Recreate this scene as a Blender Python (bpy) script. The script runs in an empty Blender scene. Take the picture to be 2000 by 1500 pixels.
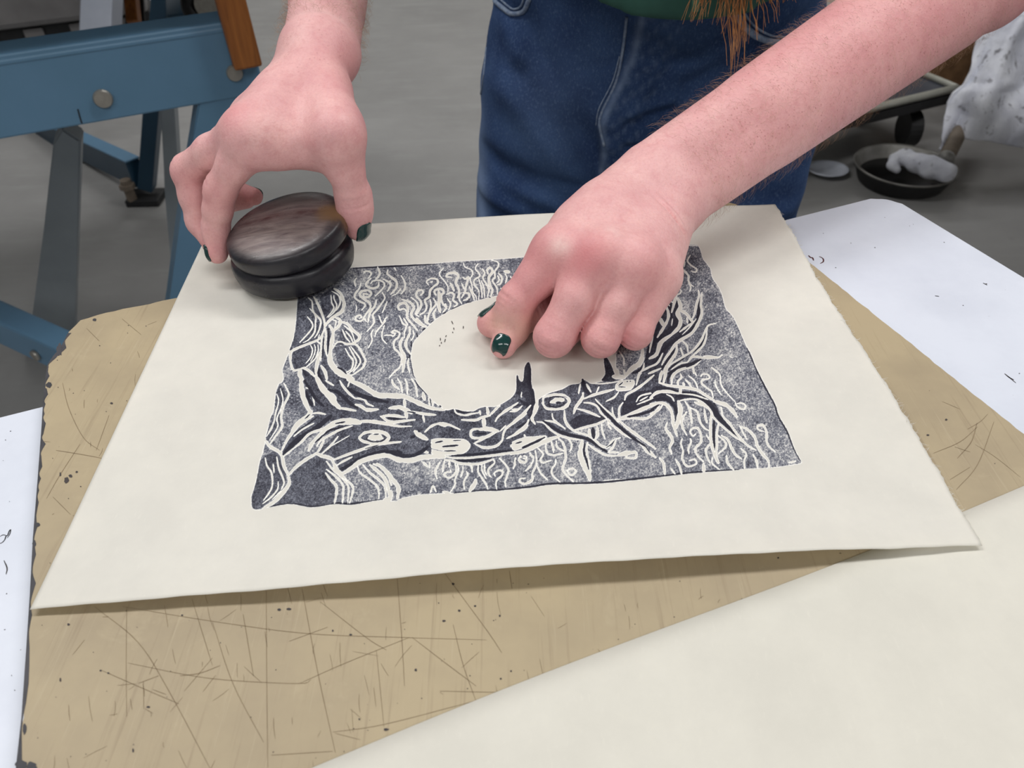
import bpy, bmesh, math, random
import numpy as np
from mathutils import Vector, Matrix
random.seed(7)
rng = np.random.default_rng(11)
SC = bpy.context.scene
COL = SC.collection
# ------------------------------------------------------------------ camera
F_PX = 1500.0
PITCH, ROLL = math.radians(41.7), math.radians(-1.3)
TABLE_Z, CAM_H = 0.95, 0.25
_U = np.array([math.cos(PITCH)*math.sin(ROLL), -math.cos(PITCH)*math.cos(ROLL), -math.sin(PITCH)])
_Y = np.array([0, 0, 1.0]) + math.sin(PITCH)*_U
_Y /= np.linalg.norm(_Y)
_X = np.cross(_Y, _U)
RW = np.array([_X, _Y, _U])                 # camera (x right, y down, z forward) -> world
CAM = np.array([0.0, 0.0, TABLE_Z + CAM_H])
cd = bpy.data.cameras.new('camera'); co = bpy.data.objects.new('camera', cd); COL.objects.link(co)
cd.sensor_width = 36.0; cd.sensor_fit = 'HORIZONTAL'; cd.lens = 36.0*F_PX/2000.0
cd.clip_start = 0.02; cd.clip_end = 60
M = RW @ np.diag([1.0, -1.0, -1.0])
m4 = Matrix.Identity(4)
for i in range(3):
    for j in range(3): m4[i][j] = M[i, j]
    m4[i][3] = CAM[i]
co.matrix_world = m4
SC.camera = co
cd.dof.use_dof = True; cd.dof.focus_distance = 0.40; cd.dof.aperture_fstop = 18.0
# ------------------------------------------------------------------ world and lamps
w = bpy.data.worlds.new('room_light'); SC.world = w; w.use_nodes = True
bg = w.node_tree.nodes['Background']; bg.inputs[0].default_value = (0.93, 0.96, 1.0, 1); bg.inputs[1].default_value = 0.30
def area(name, loc, size, power, col, rot=(0, 0, 0)):
    l = bpy.data.lights.new(name, 'AREA'); l.shape = 'RECTANGLE'; l.size, l.size_y = size; l.energy = power; l.color = col
    o = bpy.data.objects.new(name, l); COL.objects.link(o); o.location = loc; o.rotation_euler = rot; return o
for lx in (-1.3, 1.3):                      # rows of ceiling fluorescents
    for ly, pw in ((-1.6, 27), (1.1, 36), (4.9, 27)):
        area('ceiling_tube_lamp', (lx, ly, 3.12), (1.9, 0.35), pw, (1.0, 0.995, 0.985))
SC.view_settings.view_transform = 'Standard'; SC.view_settings.look = 'None'
SC.view_settings.gamma = 1.0; SC.view_settings.use_curve_mapping = False
SC.view_settings.exposure = 0.0
# ------------------------------------------------------------------ helpers
def ray(px, py): return RW @ np.array([(px-1000.0)/F_PX, (py-750.0)/F_PX, 1.0])
def P(px, py, h=0.0):                        # point of the photograph on the level h above the worktop
    d = ray(px, py); return CAM + d*((TABLE_Z+h-CAM[2])/d[2])
def D(px, py, dep): return CAM + ray(px, py)*dep
def nrm(v): v = np.asarray(v, float); return v/np.linalg.norm(v)
def tag(o, label=None, cat=None, group=None, kind=None):
    if label: o['label'] = label
    if cat: o['category'] = cat
    if group: o['group'] = group
    if kind: o['kind'] = kind
    return o
def link(name, me, mat=None, parent=None, smooth=False, local=False):
    o = bpy.data.objects.new(name, me); COL.objects.link(o)
    if mat is not None: me.materials.append(mat)
    if parent is not None:
        o.parent = parent
        if not local: o.matrix_parent_inverse = Matrix.Translation(-parent.location)
    if smooth: me.polygons.foreach_set('use_smooth', [True]*len(me.polygons))
    return o
def empty(name, loc=(0, 0, 0)):
    o = bpy.data.objects.new(name, None); COL.objects.link(o); o.location = [float(c) for c in loc]; return o
def mesh_np(name, V, Q, mat=None, parent=None, smooth=True, n=4):
    me = bpy.data.meshes.new(name); V = np.asarray(V, np.float32); Q = np.asarray(Q, np.int32)
    me.vertices.add(len(V)); me.vertices.foreach_set('co', V.ravel())
    me.loops.add(Q.size); me.loops.foreach_set('vertex_index', Q.ravel())
    k = len(Q); me.polygons.add(k)
    me.polygons.foreach_set('loop_start', np.arange(k, dtype=np.int32)*n)
    me.update(calc_edges=True); me.validate()
    return link(name, me, mat, parent, smooth)
def bm_obj(name, bm, mat=None, parent=None, smooth=False, local=False):
    me = bpy.data.meshes.new(name); bmesh.ops.recalc_face_normals(bm, faces=bm.faces); bm.to_mesh(me); bm.free()
    return link(name, me, mat, parent, smooth, local)
def bar(bm, a, b, w_, h_, up=(0, 0, 1), bev=0.0):
    """rectangular bar from a to b; w_ across, h_ along 'up'"""
    a, b = np.asarray(a, float), np.asarray(b, float); d = nrm(b-a); s = nrm(np.cross(d, up)); u = np.cross(s, d)
    vs = []
    for p in (a, b):
        for (i, j) in ((-1, -1), (1, -1), (1, 1), (-1, 1)): vs.append(bm.verts.new(p + s*i*w_/2 + u*j*h_/2))
    fs = [bm.faces.new([vs[k] for k in q]) for q in ((0, 1, 2, 3), (7, 6, 5, 4), (0, 4, 5, 1), (1, 5, 6, 2), (2, 6, 7, 3), (3, 7, 4, 0))]
    if bev: bmesh.ops.bevel(bm, geom=list({e for f in fs for e in f.edges}), offset=bev, segments=2, affect='EDGES', profile=0.5)
def tube(bm, pts, r, seg=8, caps=True):
    pts = [np.asarray(p, float) for p in pts]; n = len(pts); rs = r if hasattr(r, '__len__') else [r]*n
    ref = np.array([0.13, 0.27, 0.95]); rings = []
    for i, p in enumerate(pts):
        d = nrm(pts[min(i+1, n-1)]-pts[max(i-1, 0)]); s = np.cross(d, ref)
        if np.linalg.norm(s) < 1e-3: s = np.cross(d, (1, 0, 0))
        s = nrm(s); u = np.cross(d, s)
        rings.append([bm.verts.new(p + rs[i]*(math.cos(t)*s+math.sin(t)*u)) for t in np.linspace(0, 2*math.pi, seg, endpoint=False)])
    for A, B in zip(rings[:-1], rings[1:]):
        for k in range(seg): bm.faces.new((A[k], A[(k+1) % seg], B[(k+1) % seg], B[k]))
    if caps:
        bm.faces.new(rings[0][::-1]); bm.faces.new(rings[-1])
def lathe(bm, prof, seg=64, mat=None):
    """prof: (r, z) list, r=0 ends allowed"""
    rings = []
    for r, z in prof:
        if r < 1e-6: rings.append([bm.verts.new((0, 0, z))])
        else: rings.append([bm.verts.new((r*math.cos(t), r*math.sin(t), z)) for t in np.linspace(0, 2*math.pi, seg, endpoint=False)])
    for A, B in zip(rings[:-1], rings[1:]):
        for k in range(seg):
            a = [A[k % len(A)], A[(k+1) % len(A)], B[(k+1) % len(B)], B[k % len(B)]]
            f = []
            for v in a:
                if v not in f: f.append(v)
            if len(f) > 2: bm.faces.new(f)
def prism(bm, poly, z0, z1):
    lo = [bm.verts.new((p[0], p[1], z0)) for p in poly]; hi = [bm.verts.new((p[0], p[1], z1)) for p in poly]; n = len(poly)
    bm.faces.new(hi); bm.faces.new(lo[::-1])
    for k in range(n): bm.faces.new((lo[k], lo[(k+1) % n], hi[(k+1) % n], hi[k]))
def spline(pts, per=8):
    pts = np.asarray(pts, float)
    if len(pts) < 3: 
        t = np.linspace(0, 1, per+1)[:, None]; return pts[0]*(1-t)+pts[-1]*t
    q = np.vstack([2*pts[0]-pts[1], pts, 2*pts[-1]-pts[-2]]); out = []
    for i in range(1, len(q)-2):
        t = np.linspace(0, 1, per, endpoint=False)[:, None]; a, b, c, d = q[i-1], q[i], q[i+1], q[i+2]
        out.append(0.5*((2*b)+(-a+c)*t+(2*a-5*b+4*c-d)*t*t+(-a+3*b-3*c+d)*t**3))
    return np.vstack(out+[q[-2:-1]])
# ------------------------------------------------------------------ material helpers
class NT:
    def __init__(s, name):
        s.m = bpy.data.materials.new(name); s.m.use_nodes = True; s.t = s.m.node_tree; s.n = s.t.nodes; s.b = s.n['Principled BSDF']
        s.out = s.n['Material Output']; s.co = s.n.new('ShaderNodeTexCoord')
    def L(s, a, b): s.t.links.new(a, b)
    def node(s, typ, **kw):
        nd = s.n.new(typ)
        for k, v in kw.items():
            if k.startswith('i_'):
                key = k[2:]; key = int(key) if key.isdigit() else key.replace('_', ' ')
                if hasattr(v, 'is_linked') or hasattr(v, 'links'): s.L(v, nd.inputs[key])
                else: nd.inputs[key].default_value = v
            else: setattr(nd, k, v)
        return nd
    def noise(s, scale, detail=4, rough=0.6, vec=None, dist=0.0):
        nd = s.node('ShaderNodeTexNoise', i_Scale=scale, i_Detail=detail, i_Roughness=rough, i_Distortion=dist); s.L(vec or s.co.outputs['Object'], nd.inputs['Vector']); return nd.outputs['Fac']
    def vor(s, scale, vec=None, feature='F1'):
        nd = s.node('ShaderNodeTexVoronoi', feature=feature, i_Scale=scale); s.L(vec or s.co.outputs['Object'], nd.inputs['Vector']); return nd.outputs['Distance']
    def ramp(s, fac, stops):
        nd = s.node('ShaderNodeValToRGB'); el = nd.color_ramp.elements
        while len(el) < len(stops): el.new(0.5)
        for e, (p, c) in zip(el, stops):
            e.position = p; e.color = (c, c, c, 1) if not hasattr(c, '__len__') else (*c[:3], 1)
        s.L(fac, nd.inputs[0]); return nd.outputs[0]
    def mix(s, fac, a, b, mode='MIX'):
        nd = s.node('ShaderNodeMix', data_type='RGBA', blend_type=mode)
        for v, i in ((fac, 0), (a, 6), (b, 7)):
            if isinstance(v, (int, float)): nd.inputs[i].default_value = v
            elif hasattr(v, '__len__') and not hasattr(v, 'links'): nd.inputs[i].default_value = (*v[:3], 1)
            else: s.L(v, nd.inputs[i])
        return nd.outputs[2]
    def math(s, op, a, b=0.0, clamp=False):
        nd = s.node('ShaderNodeMath', operation=op, use_clamp=clamp)
        for v, i in ((a, 0), (b, 1)):
            if isinstance(v, (int, float)): nd.inputs[i].default_value = v
            else: s.L(v, nd.inputs[i])
        return nd.outputs[0]
    def attr(s, name): return s.node('ShaderNodeAttribute', attribute_name=name)
    def map(s, scale=(1, 1, 1), rot=(0, 0, 0)):
        nd = s.node('ShaderNodeMapping'); nd.inputs['Scale'].default_value = scale; nd.inputs['Rotation'].default_value = rot; s.L(s.co.outputs['Object'], nd.inputs[0]); return nd.outputs[0]
    def bump(s, h, strength=0.2, dist=0.001):
        nd = s.node('ShaderNodeBump', i_Strength=strength, i_Distance=dist); s.L(h, nd.inputs['Height']); s.L(nd.outputs[0], s.b.inputs['Normal'])
    def fin(s, color=None, rough=0.5, metal=0.0, **kw):
        if color is not None:
            if hasattr(color, '__len__') and not hasattr(color, 'links'): s.b.inputs['Base Color'].default_value = (*color[:3], 1)
            else: s.L(color, s.b.inputs['Base Color'])
        if isinstance(rough, (int, float)): s.b.inputs['Roughness'].default_value = rough
        else: s.L(rough, s.b.inputs['Roughness'])
        s.b.inputs['Metallic'].default_value = metal
        for k, v in kw.items(): s.b.inputs[k.replace('_', ' ')].default_value = v
        return s.m
def lin(r, g, b):
    f = lambda c: (c/255/12.92) if c/255 <= 0.04045 else ((c/255+0.055)/1.055)**2.4
    return (f(r), f(g), f(b))
def var(name, c1, c2, scale=8.0, rough=0.5, metal=0.0, bump=0.15, lo=0.35, hi=0.65, bs=None, bd=0.0008):
    t = NT(name); n1 = t.noise(scale, 5, 0.6); t.bump(t.noise(bs or scale*9, 4), bump, bd)
    return t.fin(t.mix(t.ramp(n1, [(lo, 0.0), (hi, 1.0)]), c1, c2), rough, metal)

# ------------------------------------------------------------------ materials
def mk_paper(name, c, transl=0.22):
    t = NT(name)
    n1 = t.noise(32, 6, 0.68); n2 = t.noise(700, 3, 0.6, t.map((1, 0.25, 1)))
    col = t.mix(t.ramp(n1, [(0.35, 0.0), (0.7, 1.0)]), tuple(x*0.93 for x in c), c)
    col = t.mix(t.ramp(n2, [(0.62, 0.0), (0.75, 0.35)]), col, tuple(min(1, x*1.05) for x in c))
    t.bump(t.noise(260, 5, 0.65), 0.10, 0.0006); t.fin(col, 0.85)
    t.b.inputs['Specular IOR Level'].default_value = 0.12
    if transl:
        tr = t.node('ShaderNodeBsdfTranslucent'); t.L(t.mix(1.0, col, (0.95, 0.88, 0.62), 'MULTIPLY'), tr.inputs[0])
        ms = t.node('ShaderNodeMixShader'); ms.inputs[0].default_value = transl
        t.L(t.b.outputs[0], ms.inputs[1]); t.L(tr.outputs[0], ms.inputs[2]); t.L(ms.outputs[0], t.out.inputs[0])
    return t.m
PAPER = lin(245, 243, 237)
M_PAPER = mk_paper('mulberry_paper', PAPER, 0.25)
M_PAPER2 = mk_paper('mulberry_paper_blank', lin(232, 229, 219), 0.12)
def mk_ink():
    t = NT('printing_ink'); a = t.attr('ink').outputs['Fac']
    grain = t.noise(3300, 2, 0.75)
    d = t.math('SUBTRACT', a, t.math('MULTIPLY', t.math('SUBTRACT', grain, 0.5), 0.66))
    k = t.ramp(d, [(0.18, 0.0), (0.56, 0.48), (0.80, 0.80), (0.96, 1.0)])
    k0 = t.ramp(a, [(0.02, 0.0), (0.2, 1.0)])
    col = t.mix(k0, PAPER, t.ramp(k, [(0.0, PAPER), (0.55, lin(116, 119, 131)), (0.85, lin(64, 65, 76)), (1.0, lin(35, 35, 47))]))
    return t.fin(col, t.ramp(k, [(0.0, 0.85), (1.0, 0.5)]), Specular_IOR_Level=0.2)
M_INK = mk_ink()
def mk_board():
    t = NT('tan_linoleum')
    n1 = t.noise(9, 6, 0.62); n2 = t.noise(34, 5, 0.7, dist=0.6)
    col = t.mix(t.ramp(n1, [(0.38, 0.0), (0.62, 1.0)]), lin(176, 160, 130), lin(157, 142, 117))
    col = t.mix(t.ramp(n2, [(0.60, 0.0), (0.72, 0.5)]), col, lin(182, 167, 138))
    rz = math.radians(-21)
    st = t.noise(60, 4, 0.7, t.map((6, 0.18, 1), (0, 0, rz)))
    col = t.mix(t.ramp(st, [(0.56, 0.0), (0.70, 0.42)]), col, lin(134, 116, 92))
    st2 = t.noise(70, 3, 0.7, t.map((9, 0.3, 1), (0, 0, rz+0.25)))
    col = t.mix(t.ramp(st2, [(0.62, 0.0), (0.72, 0.28)]), col, lin(190, 176, 149))
    sp = t.noise(420, 2, 0.6)
    col = t.mix(t.ramp(sp, [(0.76, 0.0), (0.80, 0.8)]), col, lin(60, 50, 42))
    t.bump(st, 0.08, 0.0005)
    return t.fin(col, 0.48, Specular_IOR_Level=0.35)
M_BOARD = mk_board()
M_EDGE = var('black_board_edge', lin(38, 38, 44), lin(62, 60, 66), 60, 0.55)
M_SCR = var('dark_scratch', lin(144, 126, 98), lin(126, 108, 83), 80, 0.8, bump=0)
M_SPECK = var('ink_speck', lin(44, 40, 46), lin(58, 48, 46), 80, 0.6, bump=0)
def mk_white():
    t = NT('white_laminate'); n1 = t.noise(14, 6, 0.65); n2 = t.noise(120, 4, 0.7)
    col = t.mix(t.ramp(n1, [(0.4, 0.0), (0.75, 1.0)]), lin(217, 222, 234), lin(205, 210, 223))
    col = t.mix(t.ramp(n2, [(0.70, 0.0), (0.78, 0.6)]), col, lin(150, 150, 160))
    return t.fin(col, 0.42, Specular_IOR_Level=0.4)
M_WHITE = mk_white()
def mk_floor():
    t = NT('concrete_floor'); n1 = t.noise(1.6, 6, 0.62); n2 = t.noise(7, 6, 0.65, t.map((0.5, 2.0, 1)))
    col = t.mix(t.ramp(n1, [(0.3, 0.0), (0.7, 1.0)]), lin(160, 159, 158), lin(144, 143, 142))
    col = t.mix(t.ramp(n2, [(0.5, 0.0), (0.75, 0.6)]), col, lin(168, 168, 167))
    col = t.mix(t.ramp(t.noise(5, 3, 0.5), [(0.70, 0.0), (0.78, 0.55)]), col, lin(112, 110, 108))
    t.bump(t.noise(60, 5, 0.7), 0.15, 0.002)
    return t.fin(col, t.ramp(n1, [(0.3, 0.45), (0.7, 0.6)]), Specular_IOR_Level=0.35)
M_FLOOR = mk_floor()
def mk_paint(name, c, c2):
    t = NT(name); n1 = t.noise(6, 5, 0.6); n2 = t.noise(90, 3, 0.6)
    col = t.mix(t.ramp(n1, [(0.35, 0.0), (0.7, 1.0)]), c, c2)
    col = t.mix(t.ramp(n2, [(0.76, 0.0), (0.79, 0.8)]), col, lin(40, 44, 50))
    t.bump(t.noise(220, 3), 0.06, 0.0006)
    return t.fin(col, 0.38, Specular_IOR_Level=0.45)
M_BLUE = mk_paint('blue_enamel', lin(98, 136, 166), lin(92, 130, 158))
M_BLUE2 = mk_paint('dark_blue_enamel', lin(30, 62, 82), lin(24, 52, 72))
M_GREY = mk_paint('grey_enamel', lin(150, 158, 164), lin(136, 144, 150))
M_GREY2 = mk_paint('light_grey_enamel', lin(146, 151, 163), lin(132, 138, 150))
M_BOLT = var('bolt_steel', lin(170, 166, 158), lin(150, 146, 138), 60, 0.35, 0.6)
def mk_wood(name, a, b, dark):
    t = NT(name); v = t.map((14, 14, 1.2)); n1 = t.noise(6, 5, 0.6, v, 1.2)
    col = t.mix(t.ramp(n1, [(0.35, 0.0), (0.65, 1.0)]), a, b)
    col = t.mix(t.ramp(t.noise(40, 4, 0.7), [(0.66, 0.0), (0.74, 0.9)]), col, dark)
    t.bump(n1, 0.15, 0.001)
    return t.fin(col, 0.42)
M_WOOD = mk_wood('varnished_wood', lin(158, 96, 42), lin(128, 74, 30), lin(58, 36, 22))
def mk_puck():
    t = NT('ink_stained_wood'); v = t.map((4, 22, 22), (0, 0, 0.35)); n1 = t.noise(9, 6, 0.65, v, 0.8); n2 = t.noise(60, 5, 0.65)
    base = t.mix(t.ramp(n1, [(0.35, 0.0), (0.65, 1.0)]), lin(22, 22, 29), lin(34, 33, 41))
    sx = t.node('ShaderNodeSeparateXYZ'); t.L(t.co.outputs['Object'], sx.inputs[0])
    r = t.node('ShaderNodeVectorMath', operation='LENGTH'); cm = t.node('ShaderNodeCombineXYZ'); t.L(sx.outputs[0], cm.inputs[0]); t.L(sx.outputs[1], cm.inputs[1]); t.L(cm.outputs[0], r.inputs[0])
    top = t.math('MULTIPLY', t.ramp(sx.outputs[2], [(0.0300, 0.0), (0.0316, 1.0)]), t.ramp(t.math('ADD', r.outputs['Value'], t.math('MULTIPLY', n2, 0.006)), [(0.030, 1.0), (0.037, 0.0)]))
    worn = t.mix(t.ramp(n1, [(0.32, 0.0), (0.62, 1.0)]), lin(112, 100, 102), lin(164, 152, 148))
    # reddish streak across the middle and a bare brown patch at the far right rim
    streak = t.ramp(t.math('ABSOLUTE', t.math('SUBTRACT', sx.outputs[1], 0.004)), [(0.0, 0.85), (0.0065, 0.0)])
    worn = t.mix(t.math('MULTIPLY', streak, t.ramp(n2, [(0.35, 0.25), (0.6, 1.0)])), worn, lin(78, 30, 36))
    back = t.ramp(sx.outputs[1], [(0.008, 0.0), (0.02, 0.8)])
    worn = t.mix(back, worn, lin(52, 44, 46))
    col = t.mix(top, base, worn)
    dv = t.node('ShaderNodeVectorMath', operation='DISTANCE'); t.L(t.co.outputs['Object'], dv.inputs[0]); dv.inputs[1].default_value = (0.0300, 0.002, 0.0305)
    patch = t.ramp(t.math('ADD', dv.outputs['Value'], t.math('MULTIPLY', t.math('SUBTRACT', n2, 0.5), 0.016)), [(0.006, 0.9), (0.0125, 0.0)])
    col = t.mix(patch, col, lin(140, 112, 78))
    t.bump(n1, 0.25, 0.0008)
    return t.fin(col, t.ramp(n2, [(0.3, 0.22), (0.7, 0.45)]), Specular_IOR_Level=0.5)
M_PUCK = mk_puck()
def mk_skin():
    t = NT('freckled_skin'); bl = t.attr('blotch'); sp = t.node('ShaderNodeSeparateColor'); t.L(bl.outputs['Color'], sp.inputs[0])
    red, pale, fre = sp.outputs[0], sp.outputs[1], sp.outputs[2]
    n1 = t.noise(42, 6, 0.65); n2 = t.noise(170, 5, 0.7); n3 = t.noise(700, 3, 0.7)
    col = t.mix(t.ramp(n1, [(0.35, 0.0), (0.65, 1.0)]), lin(238, 190, 187), lin(225, 170, 171))
    col = t.mix(t.ramp(n3, [(0.45, 0.0), (0.75, 0.35)]), col, lin(206, 142, 140))
    col = t.mix(t.math('MULTIPLY', red, 0.9), col, lin(214, 128, 132))
    col = t.mix(pale, col, lin(234, 204, 174))
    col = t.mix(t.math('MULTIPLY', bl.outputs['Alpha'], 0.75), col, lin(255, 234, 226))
    col = t.mix(t.ramp(n2, [(0.5, 0.0), (0.7, 0.42)]), col, lin(211, 142, 145))
    v1 = t.vor(430); v2 = t.vor(170)
    msk = t.math('MULTIPLY', fre, t.ramp(t.noise(90, 3), [(0.45, 0.0), (0.58, 1.0)]))
    f1 = t.math('MULTIPLY', t.ramp(v1, [(0.12, 1.0), (0.28, 0.0)]), t.math('MULTIPLY', msk, 0.45))
    f2 = t.math('MULTIPLY', t.ramp(v2, [(0.06, 1.0), (0.13, 0.0)]), t.math('MULTIPLY', fre, 0.27))
    col = t.mix(t.math('MAXIMUM', f1, f2), col, lin(160, 92, 84))
    h = t.math('ADD', t.vor(900), t.math('MULTIPLY', t.noise(330, 4, 0.7, t.map((1, 1, 1))), 1.2)); t.bump(h, 0.16, 0.0005)
    t.fin(col, 0.5, Specular_IOR_Level=0.32)
    t.b.inputs['Subsurface Weight'].default_value = 0.12
    t.b.inputs['Subsurface Radius'].default_value = (1.0, 0.35, 0.2); t.b.inputs['Subsurface Scale'].default_value = 0.004
    return t.m
M_SKIN = mk_skin()
def mk_nail():
    t = NT('green_nail_polish'); a = t.attr('chip').outputs['Fac']; n = t.noise(420, 3, 0.6)
    k = t.ramp(t.math('ADD', a, t.math('MULTIPLY', t.math('SUBTRACT', n, 0.5), 0.5)), [(0.48, 0.0), (0.55, 1.0)])
    col = t.mix(k, lin(14, 56, 54), lin(196, 168, 150))
    t.bump(n, 0.15, 0.0004)
    return t.fin(col, t.ramp(k, [(0, 0.16), (1, 0.45)]), Coat_Weight=0.4)
M_NAIL = mk_nail()
def mk_denim():
    t = NT('blue_denim'); n1 = t.noise(9, 5, 0.6); n2 = t.noise(520, 3, 0.7, t.map((1, 1, 0.5))); n3 = t.noise(1500, 2, 0.5)
    fd = t.attr('fade').outputs['Fac']
    col = t.mix(t.ramp(n1, [(0.35, 0.0), (0.7, 1.0)]), lin(40, 59, 97), lin(66, 91, 132))
    col = t.mix(t.ramp(n2, [(0.52, 0.0), (0.72, 0.45)]), col, lin(104, 126, 160))
    col = t.mix(t.ramp(n3, [(0.40, 0.35), (0.52, 0.0)]), col, lin(26, 40, 70))
    col = t.mix(t.math('MULTIPLY', fd, 0.75), col, lin(132, 150, 178))
    t.bump(n2, 0.3, 0.0012)
    return t.fin(col, 0.88, Specular_IOR_Level=0.1)
M_DENIM = mk_denim()
M_THREAD = var('pale_seam_thread', lin(138, 152, 172), lin(100, 118, 148), 300, 0.9)
M_SHIRT = var('green_jersey', lin(54, 98, 86), lin(46, 86, 76), 20, 0.9, bs=700)
M_SHIRTP = var('pale_green_print', lin(92, 140, 116), lin(80, 126, 104), 40, 0.8)
M_HAIR = var('ginger_hair', lin(204, 144, 92), lin(166, 108, 64), 60, 0.45, bump=0)
M_AHAIR = var('fair_arm_hair', lin(192, 158, 126), lin(152, 120, 92), 60, 0.5, bump=0)
M_BLACKRUB = var('black_rubber', lin(26, 26, 28), lin(36, 36, 38), 30, 0.6)
M_IRON = mk_paint('worn_machine_grey', lin(112, 110, 110), lin(96, 94, 94))
M_CLOTH = None
def mk_cloth():
    t = NT('plaster_smeared_cloth'); n1 = t.noise(9, 6, 0.65); n2 = t.noise(30, 5, 0.65)
    col = t.mix(t.ramp(n1, [(0.35, 0.0), (0.62, 1.0)]), lin(232, 234, 242), lin(206, 208, 220))
    col = t.mix(t.ramp(n2, [(0.58, 0.0), (0.68, 0.85)]), col, lin(112, 110, 116))
    t.bump(n2, 0.5, 0.01); return t.fin(col, 0.85)
M_CLOTH = mk_cloth()
M_TIN = var('galvanised_tin', lin(150, 148, 144), lin(116, 114, 110), 12, 0.45, 0.35)
M_WATER = var('black_ink_water', lin(14, 14, 16), lin(18, 18, 20), 6, 0.25, bump=0)
M_STICK = var('grey_weathered_stick', lin(136, 124, 110), lin(112, 100, 88), 20, 0.7)
M_CARD = var('brown_board', lin(132, 98, 66), lin(108, 78, 50), 24, 0.8)
M_PEN = var('black_pen', lin(30, 30, 34), lin(40, 40, 44), 30, 0.7, bump=0)
M_REDPEN = var('dark_red_pen', lin(70, 24, 30), lin(84, 30, 36), 30, 0.7, bump=0)
M_SHOE = var('black_shoe', lin(30, 30, 32), lin(44, 44, 46), 20, 0.6)

# ------------------------------------------------------------------ smooth solids: signed distance + surface nets
def s_cone(p, a, b, ra, rb):
    a = np.asarray(a, np.float32); ba = np.asarray(b, np.float32)-a; pa = p-a
    h = np.clip(pa @ ba / np.dot(ba, ba), 0, 1)
    q = pa - h[:, None]*ba
    return np.sqrt(np.einsum('ij,ij->i', q, q)) - (ra+(rb-ra)*h)
def s_flat(p, a, b, ra, rb, n, k):
    """cone squashed by k along the direction n"""
    n = nrm(n).astype(np.float32); a = np.asarray(a, np.float32); b = np.asarray(b, np.float32)
    st = lambda v: v + np.multiply.outer((v-a) @ n, n)*(1/k-1) if v.ndim > 1 else v + n*((v-a) @ n)*(1/k-1)
    return s_cone(st(p), a, st(b), ra, rb)*k
def smin(a, b, k):
    h = np.maximum(k-np.abs(a-b), 0)/k
    return np.minimum(a, b)-h*h*k*0.25
def smax(a, b, k): return -smin(-a, -b, k)
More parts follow.
